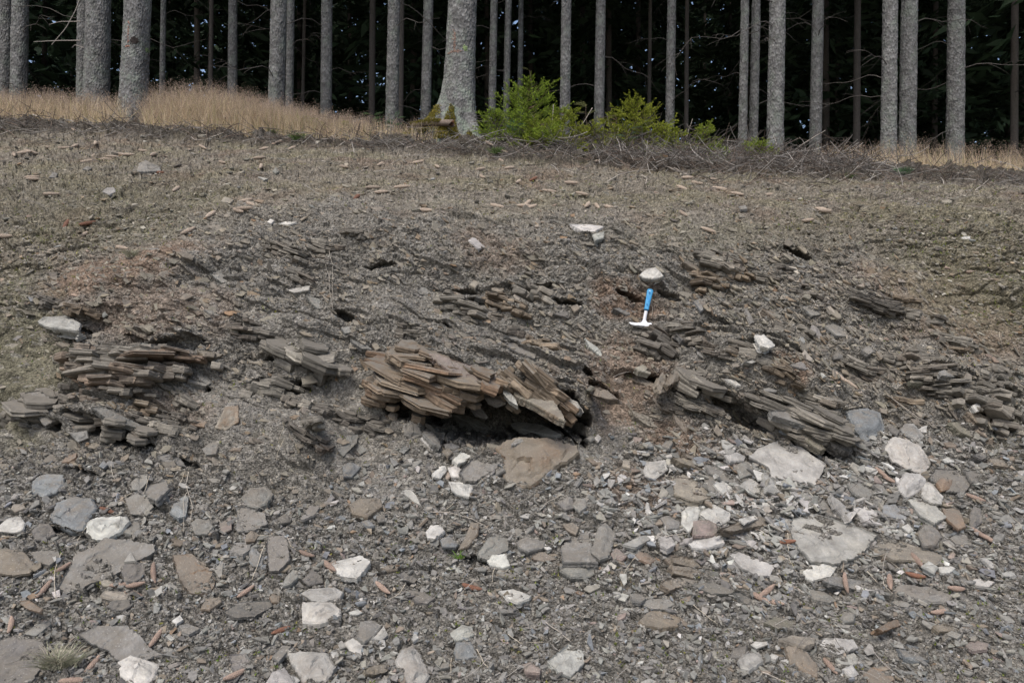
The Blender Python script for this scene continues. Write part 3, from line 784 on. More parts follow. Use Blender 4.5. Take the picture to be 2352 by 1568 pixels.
outcrop('broad slate ledge covered with loose soil, its sharp front edge overhanging dark splinters', [
    ('MR', [(60,930),(200,960),(420,1070),(560,1090),(760,1120),(1000,1190),(1155,1300),(1150,1340),(1200,1430),(1200,1510),(1120,1500),(1010,1440),(1010,1500),(850,1440),(700,1370),(620,1280),(500,1190),(420,1120),(300,1160),(210,1160),(60,1130),(0,1090),(0,1040)], 25, .095, .13, .13, 'g', .08)], [
    ('Z4', 'l', 'g', .05, [(-40,800),(0,850),(180,900),(430,985),(690,920),(640,880),(500,850),(300,820),(120,790)], .0, .05),
    ('Z4', 'l', 'o', .06, [(0,890),(200,930),(400,1050),(490,1160),(440,1170),(260,1060),(60,960)], .1, .02),
    ('Z4', 'l', 'd', .09, [(460,1000),(560,970),(690,960),(750,1080),(750,1190),(650,1170),(540,1090)], .05, .02),
    ('MR', 'l', 'b', .07, [(0,1050),(40,980),(80,940),(75,1000),(20,1060)], .3),
], 'the overhanging soil covered ledge')
outcrop('grey slate lip arching over a shallow curved hollow', [
    ('ML', [(1660,1040),(1800,985),(2000,1000),(2060,1030),(2200,1060),(2280,1090),(2200,1110),(2040,1065),(1970,1110),(1880,1108),(1760,1128),(1690,1122)], 8, .10, .06, .07, 'g', .0)], [
    ('ML', 'l', 'd', .03, [(1760,1170),(1830,1140),(1920,1150),(1930,1195),(1830,1190)], .0, -.1),
], 'the arched slate lip')
outcrop('jagged slate shelf with a thin dark underside across the grey soil', [
    ('ML', [(1690,760),(1800,725),(2000,720),(2200,790),(2335,850),(2390,975),(2220,990),(2080,958),(2000,962),(1880,898),(1780,830)], 21, .14, .10, .09, 'g', .0)], [
    ('ML', 'l', 'g', .05, [(2000,910),(2140,920),(2335,950),(2380,975),(2220,985),(2090,960)], .0, .02),
], 'the jagged slate shelf')
outcrop('ribbed slate knob of stacked thin plates high in the bank above the rusty outcrop', [
    ('MC', [(620,480),(700,430),(880,480),(1000,550),(1130,570),(1130,635),(1010,615),(890,640),(800,600),(740,560)], 12, .06, .08, .07, 'g', .08)], [], 'the ribbed slate knob')

ST = [
# lower bank, where the loose slabs lie
('BL','c','w',.05,[(-10,512),(55,462),(130,450),(165,495),(150,545),(95,562),(-10,553)],'cream white stone at the edge of the bank below small dark blocks','the cream white stone'),
('BL','f','u',.14,[(325,470),(370,360),(480,318),(620,330),(645,400),(590,470),(560,545),(470,562),(400,530)],'large blue grey boulder with a purple face, lying on smaller dark blocks','the large blue grey boulder',.15),
('BL','c','w',.09,[(565,490),(640,455),(840,448),(860,480),(800,550),(720,600),(640,610),(580,590)],'block with a white top and purple grey lower face beside the large blue grey boulder','the white topped block'),
('BL','c','d',.07,[(205,550),(260,500),(330,500),(375,570),(290,618),(230,610)]),
('BL','t','g',.06,[(380,930),(470,770),(510,690),(620,660),(690,595),(860,610),(1040,640),(1030,690),(940,740),(820,800),(740,860),(600,900),(540,930),(430,970)],'very large flat grey slab with spruce cones and a dark block along its lower edge','the very large flat grey slab'),
('BL','c','b',.06,[(-10,665),(150,680),(240,780),(200,830),(80,845),(-10,830)]),
('BL','t','g',.04,[(190,690),(380,670),(400,720),(330,780),(250,760)]),
('BL','c','d',.06,[(805,820),(830,765),(910,750),(965,780),(965,850),(900,895),(830,890)],'dark grey block resting on the very large flat slab','the dark block on the slab'),
('BL','c','p',.03,[(825,755),(850,715),(872,690),(908,750)]),
('BL','t','b',.05,[(1150,710),(1280,700),(1420,820),(1435,900),(1400,965),(1260,965),(1190,860)],'brown slab with orange rust stains beside an upright spruce cone','the orange stained brown slab',.75),
('BL','t','g',.04,[(1785,590),(1890,578),(1920,620),(1935,740),(1860,815),(1790,815),(1775,650)],'upright rectangular grey slab with squared corners','the upright rectangular slab'),
('BL','c','u',.05,[(1660,680),(1690,655),(1760,720),(1750,780),(1690,790),(1660,750)]),
('BL','t','g',.05,[(1570,400),(1620,380),(1760,430),(1785,500),(1700,540),(1590,555),(1565,530),(1590,470)]),
('BL','c','g',.09,[(1605,330),(1660,262),(1780,252),(1825,300),(1780,370),(1720,395),(1640,385)],'rounded grey brown block lying alone on smooth soil above a flat slab','the rounded grey brown block',.15),
('BL','c','g',.05,[(1270,500),(1310,465),(1400,480),(1425,520),(1380,570),(1300,575)]),
('BL','t','u',.04,[(1130,430),(1160,360),(1230,310),(1260,330),(1240,450),(1190,465)]),
('BL','t','g',.05,[(960,280),(1000,220),(1110,210),(1125,270),(1040,350),(980,320)]),
('BL','t','g',.04,[(830,340),(900,300),(1000,330),(1025,390),(960,450),(870,440)]),
('BL','f','u',.08,[(205,300),(210,220),(280,170),(420,170),(420,240),(370,300),(280,330)],'broad dull blue grey boulder half buried in the bank near bare roots','the half buried boulder'),
('BL','t','g',.04,[(870,230),(930,170),(985,160),(980,230),(930,280),(880,280)]),
('BL','c','p',.06,[(2000,965),(2070,930),(2230,922),(2290,955),(2270,990),(2160,1022),(2080,1015)],'pale flat stone lying just above a cream block of the same width','the pale flat stone'),
('BL','c','w',.11,[(2010,1020),(2210,1018),(2275,1070),(2270,1110),(2130,1165),(2015,1160)],'thick cream block just below a pale flat stone','the thick cream block',.15),
('BC','t','w',.04,[(-60,800),(-30,760),(90,725),(150,710),(222,750),(180,810),(130,868),(20,850)],'flat whitish five sided slab next to two spruce cones','the five sided whitish slab'),
('BL','c','w',.08,[(785,1420),(870,1370),(960,1400),(1065,1435),(1040,1510),(990,1580),(860,1580),(800,1510)],'big squarish white stone at the bottom edge of the picture','the squarish white stone'),
('BL','t','g',.05,[(515,1240),(640,1185),(850,1180),(950,1260),(1000,1330),(1100,1370),(940,1420),(790,1420),(720,1350),(590,1290)],'long flat grey slab with a spruce cone on its far corner','the long flat grey slab'),
('BL','t','d',.05,[(-20,1280),(100,1240),(280,1290),(330,1390),(240,1500),(200,1580),(-20,1580)],'dark cracked slab strewn with grit in the bottom corner beside dry grass','the dark cracked slab'),
('BL','t','t',.03,[(330,1370),(370,1330),(500,1345),(525,1395),(440,1405),(345,1395)]),
('BL','t','g',.03,[(150,1240),(230,1180),(330,1145),(340,1170),(240,1250)]),
('BL','c','t',.05,[(665,980),(700,945),(830,955),(860,985),(850,1010),(740,1000)]),
('BL','c','d',.06,[(710,1050),(760,1000),(865,1005),(875,1050),(820,1085),(750,1080)]),
('BL','c','w',.04,[(340,960),(400,938),(405,990),(365,1000)]),
('BL','t','r',.02,[(105,1020),(190,1010),(280,1070),(260,1095),(180,1070)],'','',.3),
('BL','c','b',.04,[(1335,1070),(1370,1000),(1470,990),(1480,1020),(1400,1075)],'','',.3),
('BL','t','g',.05,[(1530,1370),(1640,1365),(1670,1440),(1570,1495),(1540,1440)]),
('BL','c','p',.12,[(1910,1360),(2000,1345),(2180,1355),(2240,1450),(2180,1560),(2020,1560),(1950,1450)],'big blocky pale grey stone beside a lichen covered twig at the bottom','the big blocky pale stone',.15),
('BL','c','p',.07,[(1770,1560),(1810,1490),(1900,1455),(1980,1590),(1780,1590)]),
('BL','t','g',.03,[(1810,1390),(1880,1310),(1945,1320),(1860,1420)]),
('BL','t','d',.03,[(1490,1090),(1600,1020),(1800,1010),(1820,1050),(1700,1120),(1560,1130)]),
('BL','c','g',.05,[(1880,920),(1900,860),(1960,800),(1995,850),(1940,900)]),
('BL','c','d',.05,[(2010,880),(2080,810),(2150,850),(2160,900),(2060,920)]),
('BL','c','d',.04,[(1850,465),(1900,435),(1955,455),(1940,490),(1880,500)]),
('BL','t','g',.03,[(1190,1180),(1250,1165),(1340,1200),(1260,1240),(1210,1220)]),
('BL','c','w',.03,[(1145,1150),(1200,1110),(1225,1140),(1180,1170)]),
('BL','t','k',.02,[(1460,510),(1540,450),(1545,540),(1480,570)]),
('BL','t','g',.04,[(800,545),(860,490),(930,480),(935,550),(870,575)]),
('BL','t','g',.04,[(1530,680),(1560,630),(1680,620),(1660,680),(1620,705)]),
('BL','c','b',.05,[(1630,600),(1670,540),(1730,575),(1700,620),(1640,625)],'','',.2),
('BL','t','g',.03,[(2000,470),(2060,390),(2140,380),(2100,440),(2020,475)]),
('BL','t','p',.02,[(1880,1275),(2010,1285),(1990,1308),(1890,1300)]),
('BL','c','p',.03,[(1100,1255),(1130,1235),(1170,1270),(1140,1290)]),
('BL','c','u',.04,[(655,120),(690,80),(720,110),(690,140)]),
('BL','t','r',.03,[(410,95),(440,50),(510,30),(505,60),(460,90)],'small orange streaked splinter under a white pebble','the orange streaked splinter',.9),
('BL','l','g',.06,[(1045,50),(1120,35),(1200,55),(1245,125),(1180,115),(1090,90)]),
('BL','c','t',.04,[(70,400),(90,370),(165,370),(170,400),(100,425)]),
('BL','c','t',.04,[(660,890),(700,872),(755,890),(750,920),(690,922)]),
('BL','c','b',.04,[(1330,760),(1355,755),(1380,780),(1360,800)],'','',.3),
('BL','c','b',.06,[(1795,990),(1820,965),(1870,985),(1865,1030),(1810,1030)],'','',.5),
# around the big hollow
('BC','f','b',.25,[(1040,0),(1100,-45),(1200,-80),(1400,-70),(1600,-20),(1620,30),(1550,80),(1440,140),(1380,200),(1290,260),(1180,255),(1120,220),(1095,160),(1105,60)],'huge rust brown boulder with a pale upper face below the dark hollow','the huge rust brown boulder',.55),
('BC','l','g',.09,[(815,150),(900,60),(1000,40),(1090,50),(1105,90),(1060,140),(970,190),(920,225),(850,210)],'thick tilted grey slab leaning between the huge boulder and white stones','the thick tilted grey slab',.1),
('BC','l','w',.05,[(765,80),(830,10),(890,-10),(920,30),(850,90),(800,110)]),
('BC','c','w',.06,[(630,170),(680,120),(725,110),(735,150),(690,205),(640,195)]),
('BC','c','w',.05,[(735,130),(800,110),(825,140),(825,195),(760,190)]),
('BC','c','w',.05,[(740,220),(780,222),(905,230),(905,270),(880,325),(800,305),(760,275)],'wedge shaped white stone, lowest of the white stones under the hollow','the lowest white wedge'),
('Z2','c','p',.06,[(660,1060),(720,1025),(820,1160),(780,1180),(700,1110)]),
('Z2','c','g',.07,[(690,1010),(770,990),(850,1080),(860,1140),(780,1100)]),
('Z2','t','p',.05,[(1510,920),(1580,905),(1800,930),(1985,1020),(1900,1030),(1700,990),(1560,960)],'long pale slab lying across the mouth of the big dark hollow','the slab across the hollow mouth',0,.10),
('Z2','l','g',.03,[(880,1120),(960,1100),(1100,1125),(980,1170),(900,1160)]),
('Z2','c','p',.05,[(1520,1110),(1560,1065),(1620,1060),(1640,1090),(1560,1115)]),
('Z2','c','b',.05,[(860,1180),(930,1150),(970,1190),(920,1230)]),
('BC','t','p',.03,[(425,290),(480,258),(530,320),(555,380),(500,350)]),
('BC','c','u',.05,[(35,120),(80,82),(160,125),(100,190),(40,190)],'blue grey pentagonal stone alone on bare grit','the blue grey pentagon'),
('BC','c','b',.09,[(70,370),(150,330),(290,330),(300,380),(200,455),(100,430)],'chunky brown grey block with a flat top','the chunky brown grey block',.2),
('BC','c','d',.04,[(255,450),(320,440),(320,490),(270,498)]),
('BC','c','u',.04,[(155,490),(210,470),(250,515),(200,525)]),
('BC','c','w',.07,[(585,560),(620,510),(690,510),(720,550),(650,600),(600,595)],'white crystalline lump above a thick curved brown slab','the white crystalline lump'),
('BC','f','b',.08,[(800,680),(850,590),(890,490),(945,495),(940,570),(870,660)],'thick curved brown slab standing on edge beside a dark gap','the curved brown slab',.2),
('BC','c','u',.06,[(685,610),(740,580),(810,640),(790,665),(700,660)]),
('BC','t','g',.05,[(935,690),(1010,590),(1150,565),(1140,680),(1000,740),(940,725)]),
('BC','c','w',.08,[(995,745),(1030,710),(1120,700),(1155,780),(1100,800),(1020,780)],'crumbly white quartz stone with a broad base','the white quartz stone'),
('BC','c','g',.06,[(1195,620),(1260,585),(1390,620),(1380,660),(1280,685),(1220,670)]),
('BC','t','g',.06,[(1490,650),(1560,590),(1700,600),(1690,700),(1740,755),(1500,755)],'broad grey slab, middle one of a group of three squared slabs','the broad squared grey slab'),
('BC','c','g',.08,[(1685,690),(1740,520),(1790,490),(1860,570),(1810,720),(1750,740)],'long leaning grey block on top of the broad squared slab','the long leaning block'),
('BC','c','g',.09,[(1485,770),(1560,750),(1735,755),(1735,830),(1660,870),(1560,865),(1490,820)],'low wide grey slab with a rounded lower edge','the low wide grey slab'),
('BC','c','b',.06,[(1495,510),(1570,490),(1615,530),(1590,585),(1530,550)]),
('BC','c','g',.06,[(1460,360),(1540,320),(1570,330),(1580,400),(1520,420)]),
('BC','c','g',.06,[(1560,380),(1600,330),(1650,330),(1665,385),(1610,430)]),
('BC','t','b',.04,[(1270,690),(1380,690),(1460,740),(1380,755),(1310,740)]),
('BC','c','k',.05,[(1820,700),(1860,660),(1935,720),(1900,750),(1840,740)]),
('BC','c','r',.05,[(1985,710),(2010,685),(2070,700),(2125,745),(2090,770),(2010,740)],'bright orange brown stone among grey shards','the orange brown stone',1.0),
('BC','t','p',.03,[(1900,640),(2030,580),(2090,570),(2100,600),(1990,660)]),
('BC','c','g',.06,[(2155,460),(2200,445),(2290,490),(2280,530),(2200,540)]),
('BC','t','p',.04,[(2145,600),(2170,570),(2230,590),(2255,640),(2200,670),(2150,640)]),
('BC','c','p',.07,[(2040,150),(2060,90),(2190,75),(2210,140),(2110,215),(2050,190)],'pale squarish block at the edge of brown soil','the pale squarish block'),
('BC','c','t',.05,[(1900,120),(1900,80),(1950,80),(1955,130)]),
('BC','t','p',.04,[(1070,950),(1170,935),(1290,980),(1280,1000),(1200,1030),(1130,1000)],'pale lens shaped slab below the low wide grey slab','the pale lens shaped slab'),
('BC','t','d',.03,[(470,940),(580,960),(650,1000),(600,1035),(520,1025)]),
('BC','c','g',.08,[(130,1260),(150,1150),(230,1140),(300,1180),(260,1240),(180,1300)],'grey kite shaped block leaning on two pale stones','the grey kite shaped block'),
('BC','c','w',.05,[(30,1300),(110,1258),(170,1310),(160,1380),(80,1350)]),
('BC','c','p',.05,[(230,1275),(310,1180),(340,1245),(300,1280)]),
('BC','c','p',.10,[(380,1420),(420,1340),(500,1305),(560,1370),(620,1510),(570,1580),(470,1570),(400,1470)],'large pale stone with a pinkish lower half at the bottom edge','the large pinkish pale stone',.2),
('BC','c','u',.07,[(775,1350),(790,1290),(890,1285),(945,1390),(860,1410),(790,1410)],'blue grey flat topped block below a pale stone','the flat topped blue grey block'),
('BC','c','p',.05,[(750,1230),(830,1170),(900,1190),(915,1240),(840,1270),(780,1280)]),
('BC','t','p',.06,[(1405,1410),(1540,1300),(1640,1350),(1650,1430),(1560,1525),(1480,1490)],'big grey kite shaped slab lying flat on gravel at the bottom','the big flat kite shaped slab'),
('BC','c','k',.05,[(1230,1440),(1290,1420),(1360,1470),(1350,1495),(1250,1490)]),
('BC','t','b',.04,[(2010,1150),(2080,1080),(2200,1090),(2310,1140),(2280,1180),(2160,1195),(2060,1180)],'broad brown slab with fine layers on the road edge','the broad brown layered slab',.15),
('BC','t','g',.03,[(2010,1030),(2090,1000),(2220,1005),(2250,1040),(2190,1075),(2090,1070)]),
('BC','t','g',.03,[(1950,970),(2000,960),(2060,1000),(2030,1020),(1970,1010)]),
('BC','t','b',.05,[(180,1470),(250,1440),(350,1440),(330,1490),(240,1510),(190,1500)]),
('BC','c','g',.04,[(650,1440),(750,1420),(750,1460),(690,1470)]),
('BC','t','p',.04,[(1960,1590),(2080,1530),(2240,1590)]),
('BC','t','d',.04,[(395,840),(450,810),(540,870),(510,900),(440,880)]),
('BC','l','b',.06,[(2160,900),(2200,860),(2340,850),(2340,905),(2220,945)]),
('BC','l','b',.05,[(2180,740),(2220,710),(2335,720),(2335,775),(2220,770)]),
('BC','l','b',.05,[(2210,800),(2230,765),(2335,780),(2335,830),(2240,830)],'','',.2),
('BC','c','u',.03,[(560,280),(570,255),(590,265),(585,300),(568,300)]),
('BC','t','g',.03,[(1600,605),(1620,560),(1680,560),(1680,605)]),
('BC','t','b',.03,[(290,795),(350,775),(410,780),(400,800),(330,810)]),
('BC','t','g',.04,[(400,20),(490,-60),(480,0),(440,40)]),
# the pale slabs
('BR','t','p',.09,[(770,520),(800,465),(920,430),(1020,450),(1140,490),(1370,570),(1320,610),(1270,680),(1200,730),(1100,760),(920,750),(850,690),(800,610)],'largest pale grey slab of all, broad and triangular, lying on dark rubble','the largest pale slab'),
('BR','t','p',.10,[(500,50),(560,0),(700,-60),(880,0),(930,50),(1020,100),(970,200),(930,245),(820,215),(650,190),(630,120)],'wide pale slab dusted with soil, just under the overhanging ledge','the wide dusty pale slab'),
('BR','f','p',.06,[(1410,0),(1440,-60),(1470,-80),(1560,-60),(1640,-20),(1720,90),(1690,150),(1640,175),(1560,140),(1460,90)],'tall pale slab with a pinkish top and pointed foot beside a spruce cone','the tall pinkish pale slab',.15),
('BR','f','p',.06,[(1500,230),(1545,160),(1640,170),(1690,210),(1650,290),(1560,340),(1510,300)]),
('BR','c','w',.06,[(1650,310),(1670,225),(1720,225),(1800,320),(1790,370),(1720,360)]),
('BR','t','p',.05,[(1560,340),(1640,325),(1740,370),(1820,460),(1740,500),(1640,440)]),
('BR','c','g',.07,[(1620,560),(1680,490),(1750,530),(1785,580),(1750,640),(1660,640)],'grey diamond shaped stone with a tan patch among pale slabs','the grey diamond shaped stone',.25),
('BR','c','w',.04,[(1515,525),(1560,500),(1605,545),(1570,570)]),
('BR','t','t',.07,[(1320,660),(1380,600),(1500,610),(1680,670),(1790,710),(1800,760),(1740,780),(1580,740),(1470,740)],'long pale brown slab beside the largest pale slab','the long pale brown slab'),
('BR','c','w',.06,[(860,820),(940,755),(1070,750),(1090,790),(1050,850),(930,880),(880,860)],'white lens shaped stone below the largest pale slab','the white lens shaped stone'),
('BR','t','p',.04,[(365,700),(440,690),(560,740),(680,780),(640,850),(560,850),(440,790)],'flat pale grey slab pointing down the bank, below a white flake','the flat pointing slab'),
('BR','l','p',.04,[(1050,310),(1100,340),(1180,420),(1245,500),(1150,480),(1080,400)]),
('BR','t','g',.04,[(945,350),(990,345),(1060,400),(1120,470),(1040,450)]),
('BR','t','w',.04,[(1200,400),(1260,370),(1350,420),(1390,510),(1270,490)]),
('BR','t','u',.04,[(1385,380),(1480,370),(1570,480),(1400,450)]),
('BR','c','w',.09,[(170,430),(230,390),(270,360),(310,390),(385,430),(370,490),(310,510),(220,470)],'knobbly white quartz block on top of a pinkish stone','the knobbly white quartz block'),
('BR','c','k',.07,[(130,480),(280,470),(300,570),(240,580),(130,580)],'squarish pinkish stone under the knobbly white quartz block','the squarish pinkish stone'),
('BR','c','p',.07,[(50,420),(130,350),(180,400),(160,470),(100,560),(45,500)]),
('BR','t','w',.04,[(75,620),(130,580),(300,580),(340,625),(200,670),(120,660)],'flat whitish slab spotted with black below the pinkish stone','the spotted whitish slab'),
('BR','l','b',.06,[(300,540),(420,490),(640,430),(710,450),(640,500),(400,550)],'long brown grey slab bridging a dark gap beside the quartz block','the bridging brown slab'),
('BR','t','w',.02,[(435,470),(540,445),(560,470),(480,500)]),
('BR','t','t',.06,[(0,200),(60,170),(180,230),(250,320),(170,350),(100,340),(0,300)],'broad tan slab with dark specks beside brown soil','the speckled tan slab'),
('BR','c','g',.06,[(190,190),(240,175),(290,220),(270,290),(230,280)]),
('BR','l','w',.04,[(265,240),(300,205),(430,270),(410,300),(330,310)]),
('BR','l','p',.05,[(430,250),(500,195),(600,240),(610,290),(540,300)]),
('BR','l','p',.05,[(600,160),(650,190),(780,310),(780,330),(620,290)]),
('BR','c','g',.06,[(400,100),(480,80),(530,110),(530,170),(440,200)]),
('BR','c','p',.06,[(335,45),(400,20),(480,50),(470,80),(380,85)]),
('BR','l','b',.06,[(60,20),(130,40),(270,95),(240,110),(90,60)]),
('BR','l','g',.05,[(215,110),(270,110),(410,200),(430,240),(340,220),(240,160)]),
('BR','l','b',.05,[(-5,60),(60,60),(200,120),(200,150),(60,100)]),
('BR','c','d',.07,[(365,1400),(390,1330),(490,1310),(480,1370),(450,1400)]),
('BR','c','p',.08,[(425,1410),(460,1365),(570,1355),(600,1410),(500,1475),(450,1460)],'pale angular chunk below a dark brown block','the pale angular chunk'),
('BR','f','b',.10,[(750,1330),(760,1260),(800,1250),(860,1310),(960,1450),(970,1540),(880,1510),(780,1440)],'large brown slab propped on edge, pointed at its foot','the propped brown slab',.2),
('BR','t','p',.06,[(950,1300),(1010,1260),(1200,1270),(1235,1330),(1100,1375),(1020,1340)],'pale layered slab beside the propped brown slab','the pale layered slab'),
('BR','t','p',.04,[(1080,1400),(1200,1360),(1235,1400),(1220,1440),(1120,1440)]),
('BR','c','w',.05,[(1130,1465),(1190,1440),(1240,1510),(1190,1535)]),
('BR','t','u',.06,[(1500,1330),(1560,1300),(1690,1340),(1710,1400),(1640,1420),(1540,1390)],'blue grey slab alone on dark gravel','the lone blue grey slab'),
('BR','t','r',.04,[(1265,1500),(1330,1455),(1440,1490),(1475,1540),(1420,1580),(1310,1580)],'','',.3),
('BR','t','o',.05,[(600,1160),(680,1120),(800,1150),(800,1190),(700,1200)],'flat olive grey slab resting on grit below two spruce cones','the flat olive slab'),
('BR','l','r',.05,[(1360,1200),(1470,1140),(1600,1130),(1520,1180),(1400,1220)],'','',.6),
('BR','f','g',.10,[(1460,950),(1510,905),(1700,920),(1870,980),(1840,1030),(1720,1035),(1580,990)],'thick log shaped grey slab beside spruce cones','the log shaped slab',.15),
('BR','l','g',.05,[(1000,880),(1060,850),(1380,900),(1385,940),(1250,945),(1060,910)]),
('BR','l','b',.04,[(1735,1180),(1800,1170),(1940,1190),(1900,1220),(1780,1220)],'','',.3),
('BR','c','g',.05,[(1800,1240),(1850,1215),(1925,1240),(1890,1275)]),
('BR','t','g',.03,[(900,940),(990,950),(1100,1010),(1040,1030),(930,1010)]),
('BR','t','w',.03,[(1975,880),(2040,865),(2145,890),(2100,925),(2020,915)]),
('BR','l','p',.03,[(2050,730),(2100,730),(2200,820),(2120,800)]),
('BR','l','p',.03,[(2190,830),(2230,815),(2335,830),(2335,860),(2200,855)]),
('BR','t','g',.03,[(1840,600),(1900,550),(1960,580),(1960,650),(1880,640)]),
('BR','t','d',.06,[(1700,200),(1750,130),(1880,140),(1990,230),(1940,300),(1820,290),(1750,230)],'broad dark grey slab lying behind white slabs','the broad dark slab'),
('BR','c','r',.04,[(1755,230),(1790,195),(1860,210),(1850,270),(1790,290)],'','',.5),
('BR','t','r',.03,[(1790,400),(1900,400),(1950,520),(1900,540),(1820,470)],'','',.4),
('BR','c','w',.04,[(510,1310),(540,1285),(620,1290),(630,1310),(550,1340)]),
('BR','c','w',.04,[(630,1390),(650,1365),(700,1385),(680,1410)]),
('BR','t','t',.04,[(700,1270),(780,1245),(940,1260),(940,1300),(870,1320)]),
('BR','l','b',.06,[(-10,720),(60,715),(240,770),(250,800),(120,790),(0,760)]),
('BR','l','b',.06,[(-10,780),(100,790),(270,850),(290,885),(150,870),(0,830)]),
('BR','l','t',.06,[(-10,870),(60,860),(150,880),(130,910),(0,935)]),
('BR','l','d',.05,[(400,950),(450,950),(580,1050),(560,1065),(460,1030)],'dark slab leaning down beside a pair of spruce cones','the dark leaning slab'),
('BR','t','d',.04,[(120,910),(250,890),(380,930),(420,970),(250,970)]),
('BR','l','g',.04,[(1330,240),(1370,235),(1500,310),(1500,340),(1400,300)]),
('BR','t','w',.04,[(1150,440),(1250,400),(1200,460),(1180,490)]),
('BR','c','w',.03,[(475,620),(520,600),(555,630),(520,660)]),
('BR','l','p',.04,[(790,290),(870,265),(950,295),(900,320),(820,325)]),
('BR','t','g',.04,[(1160,240),(1230,225),(1350,280),(1300,345),(1200,300)]),
('BR','c','w',.04,[(1650,780),(1700,750),(1765,790),(1740,830)]),
('BR','c','w',.04,[(1760,790),(1850,780),(1880,800),(1840,830),(1780,830)]),
('BR','f','d',.06,[(1970,440),(2000,385),(2050,400),(2060,490),(2000,540),(1970,510)]),
('BR','l','d',.05,[(1940,140),(1990,150),(2080,220),(2060,250),(1990,230)]),
('BR','t','k',.03,[(1940,1310),(2000,1275),(2100,1300),(2090,1340),(1990,1350)]),
('BR','t','g',.03,[(1450,1020),(1480,1000),(1590,1040),(1560,1065),(1490,1050)]),
('BR','t','w',.02,[(560,375),(575,360),(675,365),(670,385),(590,392)]),
('BR','l','d',.04,[(1880,970),(1930,960),(2010,1030),(1960,1050)]),
('BR','c','g',.06,[(1100,1130),(1140,1090),(1210,1100),(1200,1150),(1130,1160)]),
# the bank above
('MC','l','g',.06,[(910,590),(1000,560),(1130,590),(1130,630),(1010,615)],'flat topped slate block with a brown underside, alone on grey soil','the flat topped slate block',.2),
('MC','l','p',.05,[(1650,750),(1690,780),(1800,860),(1815,910),(1740,860),(1680,810)],'slanting pale edged slab in brown soil below the hammer','the slanting pale edged slab'),
('MC','l','b',.06,[(1915,980),(1960,980),(2130,1060),(2140,1110),(2050,1060),(1940,1010)]),
('MC','l','t',.08,[(1935,1160),(1970,1230),(2060,1270),(2200,1310),(2190,1350),(2080,1340),(1980,1270)],'curved tan slab with a pale edge, like a boat, in brown soil','the curved tan slab'),
('MC','c','w',.08,[(2010,330),(2060,290),(2130,275),(2180,340),(2110,360),(2040,350)],'bright white stone in the bank just above the hammer','the white stone above the hammer'),
('TC','t','w',.05,[(1545,1490),(1680,1495),(1780,1510),(1720,1540),(1640,1540)],'long thin white stone high on the bank below three spruce cones','the long thin white stone'),
('MC','c','p',.06,[(1700,60),(1780,40),(1780,80),(1720,100)]),
('MC','t','p',.03,[(870,100),(910,75),(985,145),(940,155)]),
('MC','l','b',.05,[(1410,910),(1440,920),(1520,980),(1500,1000),(1430,950)]),
('MC','t','b',.06,[(1650,1100),(1720,1065),(1800,1100),(1870,1160),(1790,1160),(1700,1130)],'brown slab roofing a small deep hole','the slab roofing a hole',.1,.04),
('MC','c','b',.04,[(1550,540),(1600,525),(1620,550),(1580,580)]),
('MC','l','d',.05,[(1840,550),(1920,545),(2000,580),(1930,600)]),
('MC','c','t',.04,[(875,395),(910,365),(950,380),(920,415)]),
('MC','l','b',.04,[(780,440),(830,460),(880,510),(850,510)]),
('MC','l','g',.05,[(505,460),(560,410),(640,420),(600,460)]),
('MC','l','g',.05,[(770,560),(850,530),(910,560),(880,590),(800,580)]),
('MC','l','g',.05,[(800,590),(900,595),(890,630),(830,620)]),
('MC','l','g',.06,[(1090,790),(1180,760),(1330,850),(1320,885),(1220,850)],'','',.1),
('MC','l','g',.05,[(1110,730),(1220,740),(1340,780),(1310,800),(1200,770)]),
('MC','l','d',.05,[(1440,590),(1520,570),(1600,600),(1540,620)]),
('MC','l','g',.05,[(80,740),(180,780),(240,830),(160,820),(100,780)]),
('MC','l','g',.05,[(20,680),(110,670),(100,710),(50,720)]),
('MC','l','d',.04,[(920,480),(960,460),(1040,480),(990,495)]),
('MC','l','d',.04,[(640,740),(710,760),(700,790),(660,770)]),
('MC','l','t',.05,[(1985,950),(2050,920),(2100,950),(2090,990),(2020,970)]),
('MC','c','b',.05,[(2135,1060),(2170,980),(2200,1010),(2200,1110),(2160,1120)]),
('MC','f','b',.07,[(2230,1060),(2260,980),(2320,920),(2335,980),(2280,1040)],'','',.3),
('MC','l','b',.05,[(2240,1250),(2290,1270),(2340,1360),(2330,1400),(2260,1310)]),
('MC','c','o',.03,[(1660,1100),(1690,1065),(1720,1080),(1700,1110)]),
('MC','c','g',.05,[(1655,1420),(1700,1400),(1725,1430),(1690,1450)]),
('MC','c','p',.05,[(1710,1420),(1740,1390),(1765,1420),(1740,1450)]),
('MC','c','u',.04,[(2045,1450),(2085,1440),(2110,1475),(2070,1480)]),
('MC','t','g',.03,[(2160,1470),(2200,1420),(2240,1440),(2210,1490)]),
('MC','t','g',.03,[(110,1480),(140,1450),(200,1500),(150,1530)]),
('MC','t','g',.04,[(0,1500),(60,1400),(140,1390),(130,1450),(40,1540)]),
('MC','c','k',.04,[(200,1350),(220,1310),(245,1320),(230,1370)]),
('MC','f','b',.06,[(340,1260),(380,1220),(405,1260),(400,1310),(350,1290)]),
('MC','f','d',.06,[(440,1400),(480,1300),(540,1330),(570,1400),(500,1430)]),
('MR','c','w',.06,[(540,730),(600,725),(680,800),(640,815),(580,800)],'white angular stone standing out on the grey rubble slope beside the hammer','the white angular stone'),
('MR','f','g',.05,[(895,730),(920,660),(960,680),(1010,780),(930,750)]),
('MR','t','g',.04,[(1010,670),(1080,650),(1155,710),(1150,740),(1090,735)]),
('MR','t','g',.05,[(850,540),(900,535),(990,590),(920,605)]),
